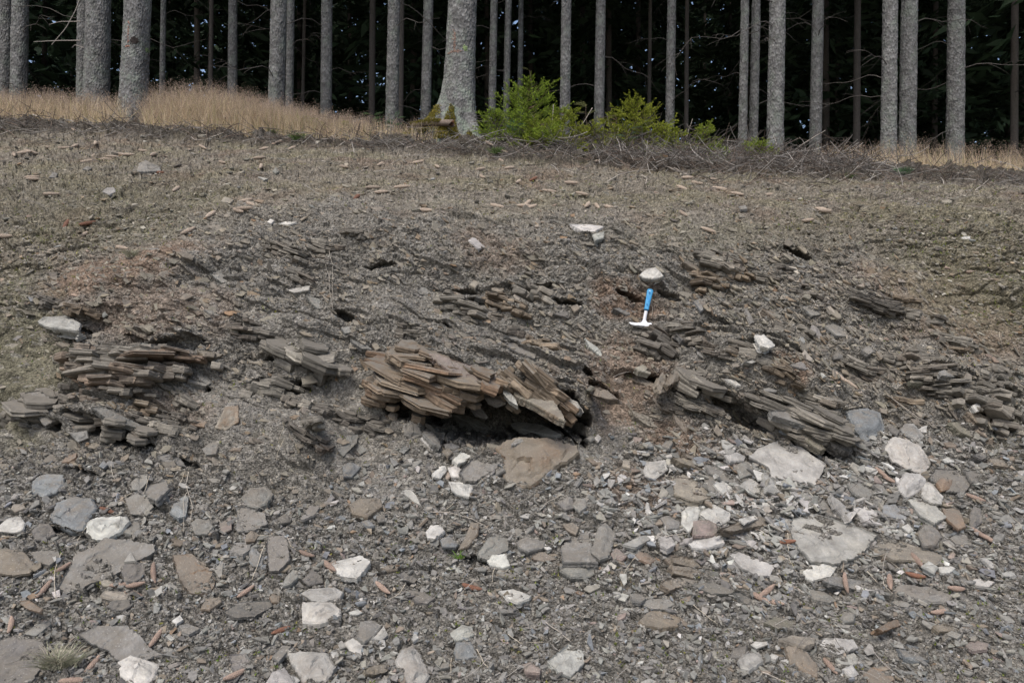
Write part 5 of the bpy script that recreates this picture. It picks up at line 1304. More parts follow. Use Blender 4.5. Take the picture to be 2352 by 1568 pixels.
# ------------------------------------------------------------------ single stems, roots and sticks
STEMS = [  # region, points, thickness mm, kind, colour
 ('ML', [(2195,158),(2215,260),(2222,430),(2218,560),(2195,675)], 2.5, 'root'), ('ML', [(2172,262),(2195,340),(2200,440),(2210,520)], 2, 'root'),
 ('ML', [(2025,1205),(1900,1340),(1870,1400),(1857,1455)], 2.5, 'stem'), ('ML', [(1930,1300),(1918,1350),(1940,1430)], 2, 'stem'), ('ML', [(1890,1435),(1860,1500),(1840,1568)], 2.5, 'stem'),
 ('BL', [(1258,160),(1240,250),(1258,300),(1285,400),(1265,505)], 3, 'root'), ('BL', [(1248,295),(1222,350),(1230,430),(1218,590)], 2.5, 'root'),
 ('BL', [(998,185),(960,305)], 3, 'stem'), ('BL', [(1235,150),(1185,280)], 3, 'stem'), ('BL', [(880,298),(790,350),(700,405)], 2.5, 'stem'), ('BL', [(575,530),(520,610),(500,680)], 3, 'stem'),
 ('BL', [(760,60),(740,120),(750,180),(780,230)], 2.5, 'root'), ('BL', [(410,700),(370,800),(360,900),(378,1020)], 3.5, 'stem'), ('BL', [(1765,650),(1720,770),(1680,880)], 3.5, 'stem'),
 ('BL', [(1915,590),(1940,650),(1990,690)], 2.5, 'stem'), ('BL', [(1720,585),(1800,580),(1870,535)], 2, 'stem'), ('BL', [(1050,1520),(1040,1568)], 3, 'stem'), ('BL', [(10,600),(20,585),(115,598)], 2.5, 'stem'),
 ('BC', [(620,425),(760,430),(900,475),(990,520),(1015,570)], 4, 'stick'), ('BC', [(1500,310),(1400,360),(1330,440)], 2.5, 'root'), ('BC', [(1450,340),(1430,410)], 2, 'root'),
 ('BC', [(1390,1160),(1470,1220),(1555,1290)], 4.5, 'stick'), ('BC', [(930,1340),(980,1440),(1042,1510)], 3, 'stem'), ('BC', [(450,910),(410,975),(320,1020)], 3, 'stem'), ('BC', [(1140,1240),(1220,1300),(1380,1290)], 2.5, 'stem'),
 ('BC', [(1050,800),(1030,890)], 2.5, 'stem'), ('BC', [(760,1400),(755,1545)], 3, 'stem'), ('BC', [(770,370),(710,420)], 2.5, 'stem'), ('BC', [(2190,590),(2250,580),(2335,565)], 5, 'stick'), ('BC', [(1985,730),(1930,800),(1905,850)], 2.5, 'stem'),
 ('BR', [(758,565),(758,650),(775,760),(830,830)], 3, 'stem'), ('BR', [(1300,760),(1320,720),(1400,715),(1500,800),(1580,860)], 2, 'root'), ('BR', [(700,815),(725,905)], 3, 'stem'), ('BR', [(1290,820),(1360,900)], 3, 'stem'),
 ('BR', [(1415,820),(1395,900),(1440,960),(1530,1005)], 3, 'root'), ('BR', [(2205,390),(2250,480),(2280,560)], 2, 'stem'), ('BR', [(2240,440),(2300,500),(2335,570)], 2, 'stem'), ('BR', [(130,1045),(220,1120),(300,1180)], 3, 'stem'), ('BR', [(590,1495),(680,1530),(760,1568)], 5, 'stick'),
 ('BR', [(1448,110),(1448,165),(1430,190)], 3, 'stem'), ('MR', [(1420,1130),(1530,1210),(1640,1290),(1740,1335)], 4, 'stick'), ('MR', [(1450,1150),(1560,1240),(1650,1320)], 3, 'stick'),
 ('MR', [(280,988),(380,1000),(520,1060)], 2.5, 'stem'), ('MR', [(1100,760),(1160,800),(1180,860)], 2, 'stem'), ('MR', [(800,615),(760,670),(700,700)], 2.5, 'root'), ('MR', [(2170,710),(2190,810)], 2, 'stem'), ('MC', [(1160,540),(1180,500),(1230,480)], 2.5, 'root'),
 ('MC', [(1275,220),(1300,270),(1335,300)], 2, 'root'), ('HM', [(958,610),(985,690),(985,800),(970,890)], 2.5, 'root'),
 ('TL', [(265,738),(340,765),(465,785)], 26, 'log'), ('TL', [(220,765),(290,795),(360,800)], 14, 'stick'), ('TL', [(-20,905),(60,875),(170,862),(330,858)], 8, 'stick'), ('TL', [(575,870),(640,850),(720,855)], 12, 'stick'), ('TL', [(1380,930),(1480,890),(1580,840)], 9, 'stick'), ('TL', [(1255,895),(1300,935),(1360,935)], 9, 'stick'),
 ('TL', [(1465,1300),(1400,1340),(1370,1310),(1500,1230)], 4, 'stick'), ('TL', [(1000,1505),(1070,1465)], 5, 'stick'),
 ('TC', [(1040,970),(1060,935),(1100,912),(1150,912),(1190,940)], 10, 'stick'), ('TC', [(455,990),(530,970),(600,945)], 18, 'log'), ('TC', [(1700,720),(1640,820),(1570,920),(1525,985)], 7, 'stick'), ('TC', [(1440,700),(1430,830),(1420,945)], 7, 'stick'),
 ('TC', [(1375,905),(1385,980),(1412,1040)], 9, 'stick'), ('TC', [(1800,1212),(1880,1165),(1980,1140),(2120,1135)], 10, 'stick'), ('TC', [(1530,1140),(1600,1160),(1720,1165)], 9, 'stick'), ('TC', [(2185,1110),(2260,1140),(2335,1160)], 16, 'log'), ('TC', [(2030,1170),(2065,1190),(2055,1230)], 12, 'stick'),
 ('TC', [(870,1230),(930,1230),(1030,1240)], 7, 'stick'), ('TC', [(100,1165),(180,1130)], 6, 'stick'), ('TC', [(930,1190),(945,1090),(970,990)], 4, 'stick'), ('TC', [(1690,1330),(1760,1180)], 4, 'stick'), ('TC', [(-10,985),(50,945)], 14, 'stick'),
 ('TR', [(1072,1110),(1085,1140),(1020,1175),(950,1215)], 10, 'stick'), ('TR', [(880,1260),(930,1238)], 8, 'stick'), ('TR', [(1215,1175),(1220,1140),(1200,1115)], 12, 'stick'), ('TR', [(1240,1150),(1310,1160),(1370,1185)], 9, 'stick'), ('TR', [(760,1075),(860,1045),(980,1020),(1060,1030)], 11, 'stick'),
 ('TR', [(740,1060),(860,960),(960,900),(1010,870)], 9, 'stick'), ('TR', [(1475,1115),(1500,1080),(1535,1100)], 9, 'stick'), ('TR', [(1570,1130),(1620,1125)], 14, 'stick'), ('TR', [(2010,1270),(2060,1235),(2100,1195)], 9, 'stick'), ('TR', [(0,1120),(50,1150),(110,1175)], 16, 'log'),
 ('TR', [(80,920),(105,850),(125,795)], 7, 'stick')]
STO = []
for reg, pts, mm, kd in STEMS:
    p = rv(reg, pts); nn_ = max(8, len(p)*5)
    t = np.linspace(0, len(p)-1, nn_); px = np.interp(t, np.arange(len(p)), p[:, 0]); py = np.interp(t, np.arange(len(p)), p[:, 1])
    d = dep(px, py)
    if (d > 20).all(): d[:] = 9.35
    good = d < 20; d = np.where(good, d, d[good].max())
    d = np.minimum(d, np.convolve(np.pad(d, 2, 'edge'), np.ones(5)/5, 'valid')+.01)
    kx = np.ones(7)/7; d = np.convolve(np.pad(d, 3, 'edge'), kx, 'valid')-.012-mm*.0008
    W = CAM+ray(px, py)*d[:, None]; W += np.column_stack([noise2(t*1.3, t*0+len(STO), s) for s in (3, 4, 5)])*.006
    taper = np.linspace(1, .55, nn_)
    V, Qd = tube(W-W[0], mm*.0007*taper*(1+.15*noise2(t*4, t*0, 8)), 6)
    nm = {'root': 'dry_root', 'stem': 'dry_stalk', 'stick': 'dead_stick', 'log': 'dead_branch'}[kd]
    cc_ = {'root': (.40, .36, .30, 1), 'stem': (.42, .37, .29, 1), 'stick': (.34, .305, .26, 1), 'log': (.25, .22, .19, 1)}[kd]
    o = link(nm, mesh_np(nm, V, [Qd, np.arange(6)[None][:, ::-1], (np.arange(6)+(nn_-1)*6)[None]], M_WOOD, None, True), None, Matrix.Translation(W[0]), cc_)
    o['category'] = {'root': 'root', 'stem': 'dry stem', 'stick': 'stick', 'log': 'branch'}[kd]
    L = np.hypot(*(p[-1]-p[0])); STO.append((o, *p.mean(0), kd, L, mm, p))
# ------------------------------------------------------------------ the spruce forest on top
M_BARKF = object_material('deep_forest_bark', 20, .8, 1.2, .9, .3)
def gz(x, Y): return float(H(np.array([x]), np.array([Y]))[0])
def trunk_mesh(name, r0, h, flare, sd, fine, mat, lobes=()):
    nt_, nz_ = (120, 260) if fine else (28, 60)
    a = np.linspace(0, 2*np.pi, nt_, endpoint=False)
    zt = 7.5 if fine else 12.0
    z = np.concatenate([np.linspace(-.35, 1.2, nz_//3), np.linspace(1.2, zt, nz_-nz_//3)[1:], np.linspace(zt, h, 10)[1:]])
    Zg, Ag = np.meshgrid(z, a, indexing='ij')
    rr_ = r0*np.clip(1-.72*(np.maximum(Zg, 0)/h), .05, 1)
    fl = np.exp(-np.maximum(Zg, 0)/.30)*flare
    lb = 0.55+0.3*noise2(np.cos(Ag)*1.6+sd, np.sin(Ag)*1.6, sd)
    for (la, lw, lm) in lobes:
        d = (Ag-la+np.pi) % (2*np.pi)-np.pi; lb = lb+lm*np.exp(-(d/lw)**2)
    rr_ = rr_+fl*lb+r0*.05*noise2(np.cos(Ag)*1.3, np.sin(Ag)*1.3+Zg*.5, sd+2)
    if fine:
        rc = r0
        u = Ag*rc/.030; per = 2*np.pi*rc/.030; u = u*(round(per)/per)
        f1, f2, ia, ib, ox, oy = cell2(u, Zg/.045, sd+3)
        rr_ = rr_+.0055*(ia-.5)+.004*sst(0, .3, f2-f1)-.004+.006*noise2(u*.3, Zg*5, sd+4)
    else:
        rr_ = rr_*(1+.03*noise2(Ag*3, Zg*2.2, sd+5))
    V = np.stack([rr_*np.cos(Ag), rr_*np.sin(Ag), Zg], -1).reshape(-1, 3)
    n = len(z); i = np.arange(n-1)[:, None]*nt_; j = np.arange(nt_)[None]; j2 = (j+1) % nt_
    Qd = np.stack([i+j, i+j2, i+nt_+j2, i+nt_+j], -1).reshape(-1, 4)
    def surf(ang, zz):
        return np.array([np.interp(zz, z, np.array([np.interp(ang % (2*np.pi), a, rr_[q], period=2*np.pi) for q in range(n)])) for ang, zz in zip(np.atleast_1d(ang), np.atleast_1d(zz))])
    return mesh_np(name, V, [Qd], mat, None, not fine), (a, z, rr_)

def surf_r(S, ang, zz):
    a, z, rr_ = S
    i = np.clip(np.searchsorted(z, zz), 1, len(z)-1); t = (zz-z[i-1])/(z[i]-z[i-1])
    j = (np.round((ang % (2*np.pi))/(2*np.pi)*len(a)).astype(int)) % len(a)
    return rr_[i-1, j]*(1-t)+rr_[i, j]*t

def crown_mesh(name, sd, z0, z1, rad, nb, green):
    r = np.random.default_rng(sd)
    V = []; F_ = []; Cc = []; n = 0
    h = z0+(z1-z0)*r.random(nb)**.9; az = r.uniform(0, 2*np.pi, nb)
    L = (.35+rad*(1-(h-z0)/(z1-z0+.5))**.8)*r.uniform(.7, 1.1, nb)
    q = 20
    t = np.tile(np.linspace(.12, 1, q), nb); B = np.repeat(np.arange(nb), q)
    d = np.column_stack([np.cos(az), np.sin(az)])[B]
    P = np.column_stack([d*(t*L[B])[:, None], h[B]-.35*(t*L[B])**1.2*.6])+r.normal(0, .12, (len(t), 3))
    a = norm(np.column_stack([d, -.4*np.ones(len(t))])+r.normal(0, .45, (len(t), 3))); b = norm(np.cross(a, r.normal(0, 1, (len(t), 3))))
    s = r.uniform(.14, .32, len(t))[:, None]; w_ = s*r.uniform(.2, .4, (len(t), 1))
    V = np.stack([P-a*s, P-b*w_-a*s*.2, P+a*s, P+b*w_-a*s*.1], 1).reshape(-1, 3)
    Qd = np.arange(len(V)).reshape(-1, 4)
    c = np.array(green)[None]*np.exp(r.normal(0, .3, (len(t), 1))); c = np.repeat(c, 4, 0)
    return mesh_np(name, V, [Qd], M_LEAF, c)

def branch_mesh(name, sd):
    """one dead, drooping, twiggy side branch"""
    r = np.random.default_rng(sd); mb = MB()
    L = r.uniform(.7, 1.7); n = 9; t = np.linspace(0, 1, n)
    P = np.column_stack([t*L, .10*L*noise2(t*2, t*0+sd, 3), -.18*L*t**2+.12*L*noise2(t*2.5, t*0+sd, 6)+.05*L*t])
    V, Qd = tube(P, .009*(1-.75*t), 5); mb.add(V, Qd)
    for k in range(int(r.integers(3, 7))):
        u = r.uniform(.2, .95); b = np.array([np.interp(u, t, P[:, i]) for i in range(3)]); d = norm(np.array([.7, r.choice([-1, 1])*r.uniform(.3, 1), r.uniform(-.7, .25)])); l = r.uniform(.15, .55)
        s = np.linspace(0, 1, 6); Q = b+d*(s*l)[:, None]+np.column_stack([0*s, 0*s, -.10*s**2]); V, Qd = tube(Q, .0042*(1-.7*s), 4); mb.add(V, Qd)
    return mb.mesh(name, M_WOOD, True)
BRM = [branch_mesh('dead_branch', 200+i) for i in range(8)]
CRH = [crown_mesh('crown', 300+i, 8.5, 25, 2.7, 130, (.030, .045, .020)) for i in range(3)]
CRL = [crown_mesh('crown', 310+i, 4.2, 25, 2.6, 190, (.040, .066, .034)) for i in range(3)]
TRD = [trunk_mesh('trunk', .15, 25, .06, 400+i, False, M_BARKF)[0] for i in range(4)]

def add_tree(vxb, vxt, wpx, Y, label, group=None, fine=False, dark=False, flare=.08, lobes=(), vb=None, nbr=5, crown=None, zlo=1.2, name='spruce_tree'):
    x = (vxb-1176)/F*Y; r0 = wpx*Y/F/2
    z = gz(x, Y)-.04
    zt = 1.6+.5*Y; xt = (vxt-1176)/F*Y
    lean = math.atan2(xt-x, zt-z)
    root = empty(name, (x, Y, z), (0, lean, 0)); tag(root, label, 'tree', group)
    if fine:
        me, S = trunk_mesh('trunk', r0/.97, 24, flare, int(vxb), True, M_BARK if group == FR else M_BARKD, lobes)
        link('trunk', me, root)
    else:
        S = None; tr = link('trunk', random.choice(TRD) if dark else trunk_mesh('trunk', r0/.95, 24, flare, int(vxb), False, M_BARKD)[0], root)
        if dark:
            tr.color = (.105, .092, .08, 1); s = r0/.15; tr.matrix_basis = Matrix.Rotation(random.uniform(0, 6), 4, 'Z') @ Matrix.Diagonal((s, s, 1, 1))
    c = link('crown', random.choice(crown or CRH), root); c.matrix_basis = Matrix.Rotation(random.uniform(0, 6), 4, 'Z')
    for i in range(int(nbr*.7+.5)):
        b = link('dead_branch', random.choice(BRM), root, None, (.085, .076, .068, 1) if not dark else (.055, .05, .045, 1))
        zz = random.uniform(zlo, 1.6+.5*Y-z+.5); a = random.uniform(0, 2*math.pi)
        s = random.uniform(.6, 1.15)
        b.matrix_basis = Matrix.Translation((r0*.85*math.cos(a), r0*.85*math.sin(a), zz)) @ Matrix.Rotation(a, 4, 'Z') @ Matrix.Rotation(random.uniform(-.25, .35), 4, 'Y') @ Matrix.Scale(s, 4)
    return root, S, r0

FR = 'bare spruce trunks along the forest edge'
g1 = 'spruce trunks standing in the forest shade'
PT_ = math.pi
big, SB, rB = add_tree(1051, 1063, 68, 9.75, 'thickest spruce trunk with scaly grey bark, flared mossy foot and a faded orange mark', FR, True, flare=.40, nbr=0,
                   lobes=((math.pi*1.12, .40, 1.3), (math.pi*1.38, .22, .55), (math.pi*1.75, .3, .35)))
lt, SL, rL = add_tree(303, 317, 57, 9.9, 'grey spruce trunk in tall dry grass with an orange line and a dark knot hole', FR, True, flare=.10, nbr=0)
add_tree(219, 226, 53, 11.2, 'broad dim spruce trunk behind the grass, overlapping a thinner trunk beside it', FR, True, flare=.07, nbr=4)
add_tree(190, 194, 30, 11.6, 'trunk half hidden behind the broad dim trunk, with long bare forked side branches', FR, True, nbr=3)
def side_branch(root, pts, Y, rad):
    P = np.array([CAM+ray(*rv('TL', [p])[0])*Y for p in pts]); M = np.array(root.matrix_world.inverted())
    t = np.linspace(0, len(P)-1, 12); P = np.column_stack([np.interp(t, range(len(P)), P[:, i]) for i in range(3)]); P = P@M[:3, :3].T+M[:3, 3]
    V, Qd = tube(P, rad*np.linspace(1, .45, 12), 5); link('dead_branch', mesh_np('dead_branch', V, [Qd], M_WOOD, None, True), root, None, (.27, .245, .22, 1))
_p = [o for o in SC.objects if o.get('label', '').startswith('trunk half hidden')][0]; bpy.context.view_layer.update()
side_branch(_p, [(540, 272), (400, 272), (225, 280)], 11.4, .011)
side_branch(_p, [(540, -20), (510, 60), (440, 190), (345, 300)], 11.4, .012)
side_branch(_p, [(540, 145), (400, 145), (330, 165)], 11.4, .009)
side_branch(_p, [(560, 320), (500, 300), (480, 320)], 11.4, .007)
add_tree(631, 640, 36, 11.4, 'rough grey spruce trunk rising from the far end of the tall dry grass', FR, True, nbr=3)
add_tree(1295, 1301, 24, 11.9, 'slim rough spruce trunk directly behind the largest green spruce sapling', FR, True, nbr=3)
add_tree(1778, 1786, 37, 11.0, 'grey scaly spruce trunk rising behind the low green sapling', FR, True, nbr=6)
add_tree(2039, 2045, 34, 11.0, 'grey scaly spruce trunk in front of a darker trunk, in sparse dry grass', FR, True, nbr=6)
add_tree(2082, 2089, 37, 12.2, 'dark spruce trunk half behind a scaly trunk, in sparse dry grass', g1, True, nbr=6)
add_tree(2192, 2197, 38, 12.6, 'thick dim spruce trunk with many bare twigs, beyond the sparse dry grass', g1, True, nbr=10)
add_tree(662, 668, 18, 13.0, 'thin trunk close behind the rough trunk at the end of the tall grass', g1, nbr=4)
add_tree(747, 751, 26, 12.8, 'straight dim trunk standing alone beyond the tall dry grass', g1, nbr=6)
add_tree(898, 905, 30, 12.4, 'pale brown spruce trunk dotted with knots, paired with a darker trunk behind', g1, True, nbr=4)
add_tree(917, 922, 15, 15.0, 'dark trunk close behind the pale brown knotted trunk', g1, dark=True, nbr=4)
add_tree(973, 984, 24, 13.0, 'dim grey trunk just beside the thickest mossy spruce', g1, nbr=6)
add_tree(1126, 1135, 18, 13.8, 'slender dim trunk, nearest the thickest spruce above the large sapling', g1, nbr=5)
add_tree(1158, 1168, 16, 14.0, 'slender dim trunk, middle of three behind the large sapling', g1, nbr=5)
add_tree(1191, 1197, 13, 15.5, 'thinnest of three dim trunks behind the large sapling', g1, nbr=4)
add_tree(1373, 1380, 24, 13.2, 'dim grey trunk between the two green saplings, one knot near its top', g1, nbr=7)
add_tree(1487, 1494, 10, 18.5, 'very thin dark trunk beyond the bushy second sapling', g1, dark=True, nbr=4)
add_tree(1535, 1543, 21, 13.6, 'dim straight trunk beyond the bushy second sapling', g1, nbr=7)
add_tree(1703, 1711, 20, 12.5, 'dim trunk with a strip of peeling bark, one of a close pair', g1, True, nbr=8)
add_tree(1727, 1737, 21, 12.8, 'slim grey trunk, partner of the trunk with peeling bark', g1, True, nbr=4)
add_tree(1870, 1879, 27, 13.4, 'dim brown trunk alone behind a heap of dead sticks', g1, nbr=8)
add_tree(1965, 1970, 17, 17.0, 'dark trunk deep in shade beside gaps of bright sky', g1, dark=True, nbr=6)
add_tree(2328, 2331, 17, 16.0, 'dark trunk deep in shade at the edge of the picture beyond sparse grass', g1, dark=True, nbr=6)
add_tree(368, 376, 13, 14.6, 'thin dim trunk just behind the trunk marked with an orange line', g1, nbr=4)
add_tree(480, 486, 11, 16.5, 'thin brownish trunk deep behind the tall dry grass', g1, dark=True, nbr=4)
add_tree(533, 535, 21, 14.0, 'straight dim trunk behind the highest tuft of tall dry grass', g1, nbr=5)
add_tree(690, 700, 9, 19.0, 'thinnest dark brown trunk between two dim trunks beyond the grass', g1, dark=True, nbr=4)
add_tree(40, 47, 35, 12.0, 'dim trunk near the edge of the picture with its neighbour overlapping the frame', g1, True, nbr=4)
add_tree(8, 12, 31, 12.6, 'dim trunk cut by the edge of the picture above short dry grass', g1, True, nbr=3)
add_tree(852, 856, 16, 17.0, 'dark trunk deep in shade beside the pale brown knotted trunk', g1, dark=True, nbr=4)
add_tree(1575, 1578, 11, 17.5, 'thin dark trunk deep in shade beside the dim straight trunk', g1, dark=True, nbr=5)

# trunks deeper in the wood that nothing tells apart
taken = [((o.location.x)/o.location.y, o.location.y) for o in SC.collection.objects if o.name.startswith('spruce_tree')]
rt = np.random.default_rng(5); nd = 0; pts = [(o.location.x, o.location.y) for o in SC.collection.objects if o.name.startswith('spruce_tree')]
for _ in range(6000):
    if nd >= 100: break
    Y = rt.uniform(13, 44); x = rt.uniform(-.98, .98)*Y
    if Y < 19 and abs(x/Y) < .77 and rt.random() < .75: continue
    if min((x-p[0])**2+(y_-Y)**2 for p in pts for y_ in [p[1]]) < 2.3**2: continue
    pts.append((x, Y)); nd += 1
    add_tree(1176+F*x/Y, 1176+F*x/Y+rt.normal(5, 4), rt.uniform(.17, .30)*F/Y, Y, 'dark spruce trunk deep inside the unlit forest', 'dark trunks deep in the forest', dark=True, nbr=5, crown=CRL, zlo=1.0)

# far-off wood that closes the view behind the trunks, and unseen foliage added to block light
def foliage(n, xyz, size, c, r):
    a = norm(r.normal(0, 1, (n, 3))*np.array([1, 1, .6])); b = norm(np.cross(a, r.normal(0, 1, (n, 3))))
    s = size*r.uniform(.6, 1.4, (n, 1)); w_ = s*r.uniform(.35, .6, (n, 1))
    V = np.stack([xyz-a*s, xyz-b*w_-a*s*.2, xyz+a*s, xyz+b*w_+a*s*.2], 1).reshape(-1, 3)
    return V, np.arange(4*n).reshape(-1, 4), np.repeat(np.array(c)[None]*np.exp(r.normal(0, .35, (n, 1))), 4, 0)
rf = np.random.default_rng(77); mb = MB()
n = 36000; x = rf.uniform(-62, 62, n); Y = rf.uniform(44, 56, n)+.004*x*x; mb.add(*foliage(n, np.column_stack([x, Y, 4.3+rf.random(n)**1.15*30]), .62, (.036, .060, .032), rf))
n = 9000; s_ = rf.choice([-1, 1], n); Y = rf.uniform(10, 52, n); x = s_*(Y*.95+rf.uniform(2.5, 9, n)); mb.add(*foliage(n, np.column_stack([x, Y, 4.6+rf.random(n)*18]), .7, (.024, .036, .018), rf))  # side walls of foliage out of view, added to stop light from the sides
n = 6000; Y = rf.uniform(13, 50, n); x = rf.uniform(-1, 1, n)*Y*1.05; mb.add(*foliage(n, np.column_stack([x, Y, rf.uniform(.55, 1.0, n)*0+np.maximum(12, 4+.55*Y)+rf.random(n)*9]), .8, (.026, .040, .018), rf))  # unseen foliage ceiling, added to keep sky light off the forest
tag(link('distant_wood_and_light_screen', mb.mesh('distant_wood_and_light_screen', M_LEAF)), 'dark spruce foliage far behind the trunks plus unseen sides and roof added to block light', 'forest', kind='stuff')

# marks on the two front trunks: moss, lichen, faded paint
def flecks(root, S, name, spots, c, sz, lift=.004, nper=200, sd=1, spread=1.0):
    r = np.random.default_rng(sd); V = []
    cam_l = Vector(CAM)-root.location
    a0 = math.atan2(cam_l.y, cam_l.x)
    mb = MB()
    for (u0, z0, u1, z1, wd) in spots:          # u: metres across the face, z: height
        t = r.random(nper); u = u0+(u1-u0)*t+r.normal(0, wd, nper); zz = z0+(z1-z0)*t+r.normal(0, wd, nper)
        ok = np.abs(u) < S[3]*.95; u = u[ok]; zz = zz[ok]
        ang = a0+np.arcsin(np.clip(u/S[3], -.98, .98)); rad = surf_r(S[:3], ang, zz)+lift
        n = np.column_stack([np.cos(ang), np.sin(ang), 0*ang]); tx = np.column_stack([-np.sin(ang), np.cos(ang), 0*ang]); tz = np.array([0, 0, 1.0])
        P = np.column_stack([rad*np.cos(ang), rad*np.sin(ang), zz])
        s = sz*r.uniform(.5, 1.4, (len(u), 1)); ro = r.uniform(0, 6.28, len(u))
        e1 = tx*np.cos(ro)[:, None]+tz*np.sin(ro)[:, None]; e2 = -tx*np.sin(ro)[:, None]+tz*np.cos(ro)[:, None]
        V = np.stack([P-e1*s, P-e2*s*.7, P+e1*s+n*.002, P+e2*s*.7], 1).reshape(-1, 3)
        mb.add(V, np.arange(len(V)).reshape(-1, 4), np.repeat(np.array(c)[None]*np.exp(r.normal(0, .2, (len(u), 1))), 4, 0))
    return link(name, mb.mesh(name, M_PAINT), root)
def px2u(root, r0, vx_, vy_):
    Y = root.location.y; x = (vx_-1176)/F*Y; z = 1.6+(784-vy_)/F*Y
    return x-(root.location.x+math.tan(root.rotation_euler.y)*(z-root.location.z)), z-root.location.z
SBx = (*SB, rB*1.0); SLx = (*SL, rL*1.0)
u0, z0 = px2u(big, rB, 1044, 84); u1, z1 = px2u(big, rB, 1044, 130); u2, z2 = px2u(big, rB, 1030, 133); u3, z3 = px2u(big, rB, 1060, 132)
flecks(big, SBx, 'paint_mark', [(u0, z0, u1, z1, .009), (u2, z2, u3, z3, .008)], (.185, .125, .10), .010, nper=70, sd=3)
u0, z0 = px2u(big, rB, 1068, 124); flecks(big, SBx, 'lichen_spot', [(u0, z0, u0, z0, .018)], (.20, .26, .12), .012, nper=40, sd=4)
u0, z0 = px2u(lt, rL, 297, 62); u1, z1 = px2u(lt, rL, 296, 118)
flecks(lt, SLx, 'paint_mark', [(u0, z0, u1, z1, .006), (u1-.03, z1, u1+.015, z1, .005)], (.24, .125, .09), .008, nper=55, sd=5)
u0, z0 = px2u(lt, rL, 336, 115); flecks(lt, SLx, 'lichen_spot', [(u0, z0, u0, z0, .014)], (.19, .25, .12), .011, nper=50, sd=6)
u0, z0 = px2u(lt, rL, 309, 104); flecks(lt, SLx, 'knot_hole', [(u0, z0, u0, z0, .022)], (.035, .028, .025), .018, nper=90, sd=7)

def tufts(mb, P, n_, c, r, ln=.016, wd=.004, up=.6):
    """short needle like leaves standing off points P along normals n_"""
    k = len(P); d = norm(n_+r.normal(0, up, (k, 3))); s = norm(np.cross(d, r.normal(0, 1, (k, 3))))*wd
    l = ln*r.uniform(.6, 1.4, (k, 1)); V = np.stack([P-s, P+s, P+d*l], 1).reshape(-1, 3)
    mb.add(V, np.arange(3*k).reshape(-1, 3), np.repeat(np.asarray(c)*np.exp(r.normal(0, .22, (k, 1))), 3, 0))
# moss on the flared foot of the thickest spruce
r = np.random.default_rng(12); n = 26000
ang = r.uniform(math.pi*.95, math.pi*2.05, n); zz = r.uniform(-.05, .55, n)
w0 = np.exp(-((ang-math.pi*1.13)/.46)**2)*.56+np.exp(-((ang-math.pi*1.42)/.26)**2)*.50+np.exp(-((ang-math.pi*1.66)/.16)**2)*.14+np.exp(-((ang-math.pi*1.95)/.2)**2)*.30
keep = (zz < w0*(1.05+.9*fbm(ang*5, zz*7, 4, 3))+.03) & (r.random(n) < np.clip(1.25-zz/(w0+.02)*.9, .12, 1))
ang, zz = ang[keep], zz[keep]; rad = surf_r(SB, ang, zz)+.004
mb = MB(); P = np.column_stack([rad*np.cos(ang), rad*np.sin(ang), zz]); nn_ = np.column_stack([np.cos(ang), np.sin(ang), .5+0*ang])
mc = np.array([[.17, .15, .03], [.13, .12, .025], [.21, .17, .045]])[r.integers(0, 3, len(P))]
tufts(mb, P, nn_, mc*1.5, r, .030, .006, .7)
tag(link('moss', mb.mesh('moss', M_LEAF), big), 'yellow green moss cushion on the tree foot')

# tall dry grass
def grass(mb, xs, Ys, hs, r, panicle, cbase, lean=.30):
    n = len(xs); zs = H(xs, Ys)-.02; S_ = 5
    az = r.uniform(0, 2*np.pi, n); ln = np.abs(r.normal(lean, lean*.6, n))
    d = np.column_stack([np.cos(az), np.sin(az)]); t = np.linspace(0, 1, S_)
    P = np.stack([xs[:, None]+d[:, :1]*ln[:, None]*hs[:, None]*t**2, Ys[:, None]+d[:, 1:]*ln[:, None]*hs[:, None]*t**2, zs[:, None]+hs[:, None]*(t-.25*ln[:, None]*t**2)], -1)
    wv = np.column_stack([-d[:, 1]*.3+1, d[:, 0]*.3, 0*az]); wv = norm(wv)
    wd = (.0026*r.uniform(.7, 1.5, n))[:, None]*(1-.75*t)[None]
    V = np.stack([P-wv[:, None]*wd[..., None], P+wv[:, None]*wd[..., None]], 2).reshape(-1, 3)     # n,S,2
    b = (np.arange(n)*S_*2)[:, None]; j = np.arange(S_-1)[None]*2
    Qd = np.stack([b+j, b+j+1, b+j+3, b+j+2], -1).reshape(-1, 4)
    c = np.array(cbase)[r.integers(0, len(cbase), n)]*np.exp(r.normal(0, .15, (n, 1)))
    mb.add(V, Qd, np.repeat(c, S_*2, 0))
    # airy panicles
    m = np.flatnonzero(r.random(n)*np.clip(hs/.3, .3, 1.6)**-1 < panicle); q = 11
    B = np.repeat(m, q); u = r.uniform(.72, 1.08, len(B)); base = P[B, S_-1]+(P[B, S_-1]-P[B, S_-2])*((u-.9)*3.2)[:, None]
    pp = base+r.normal(0, .018, (len(B), 3))
    tufts(mb, pp, np.tile([0, 0, 1.0], (len(pp), 1)), np.array([.34, .265, .21]), r, .012, .0028, .8)
r = np.random.default_rng(21); mb = MB()
STRAW = [(.58, .45, .30), (.64, .52, .37), (.50, .385, .25), (.60, .50, .36), (.36, .33, .17)]
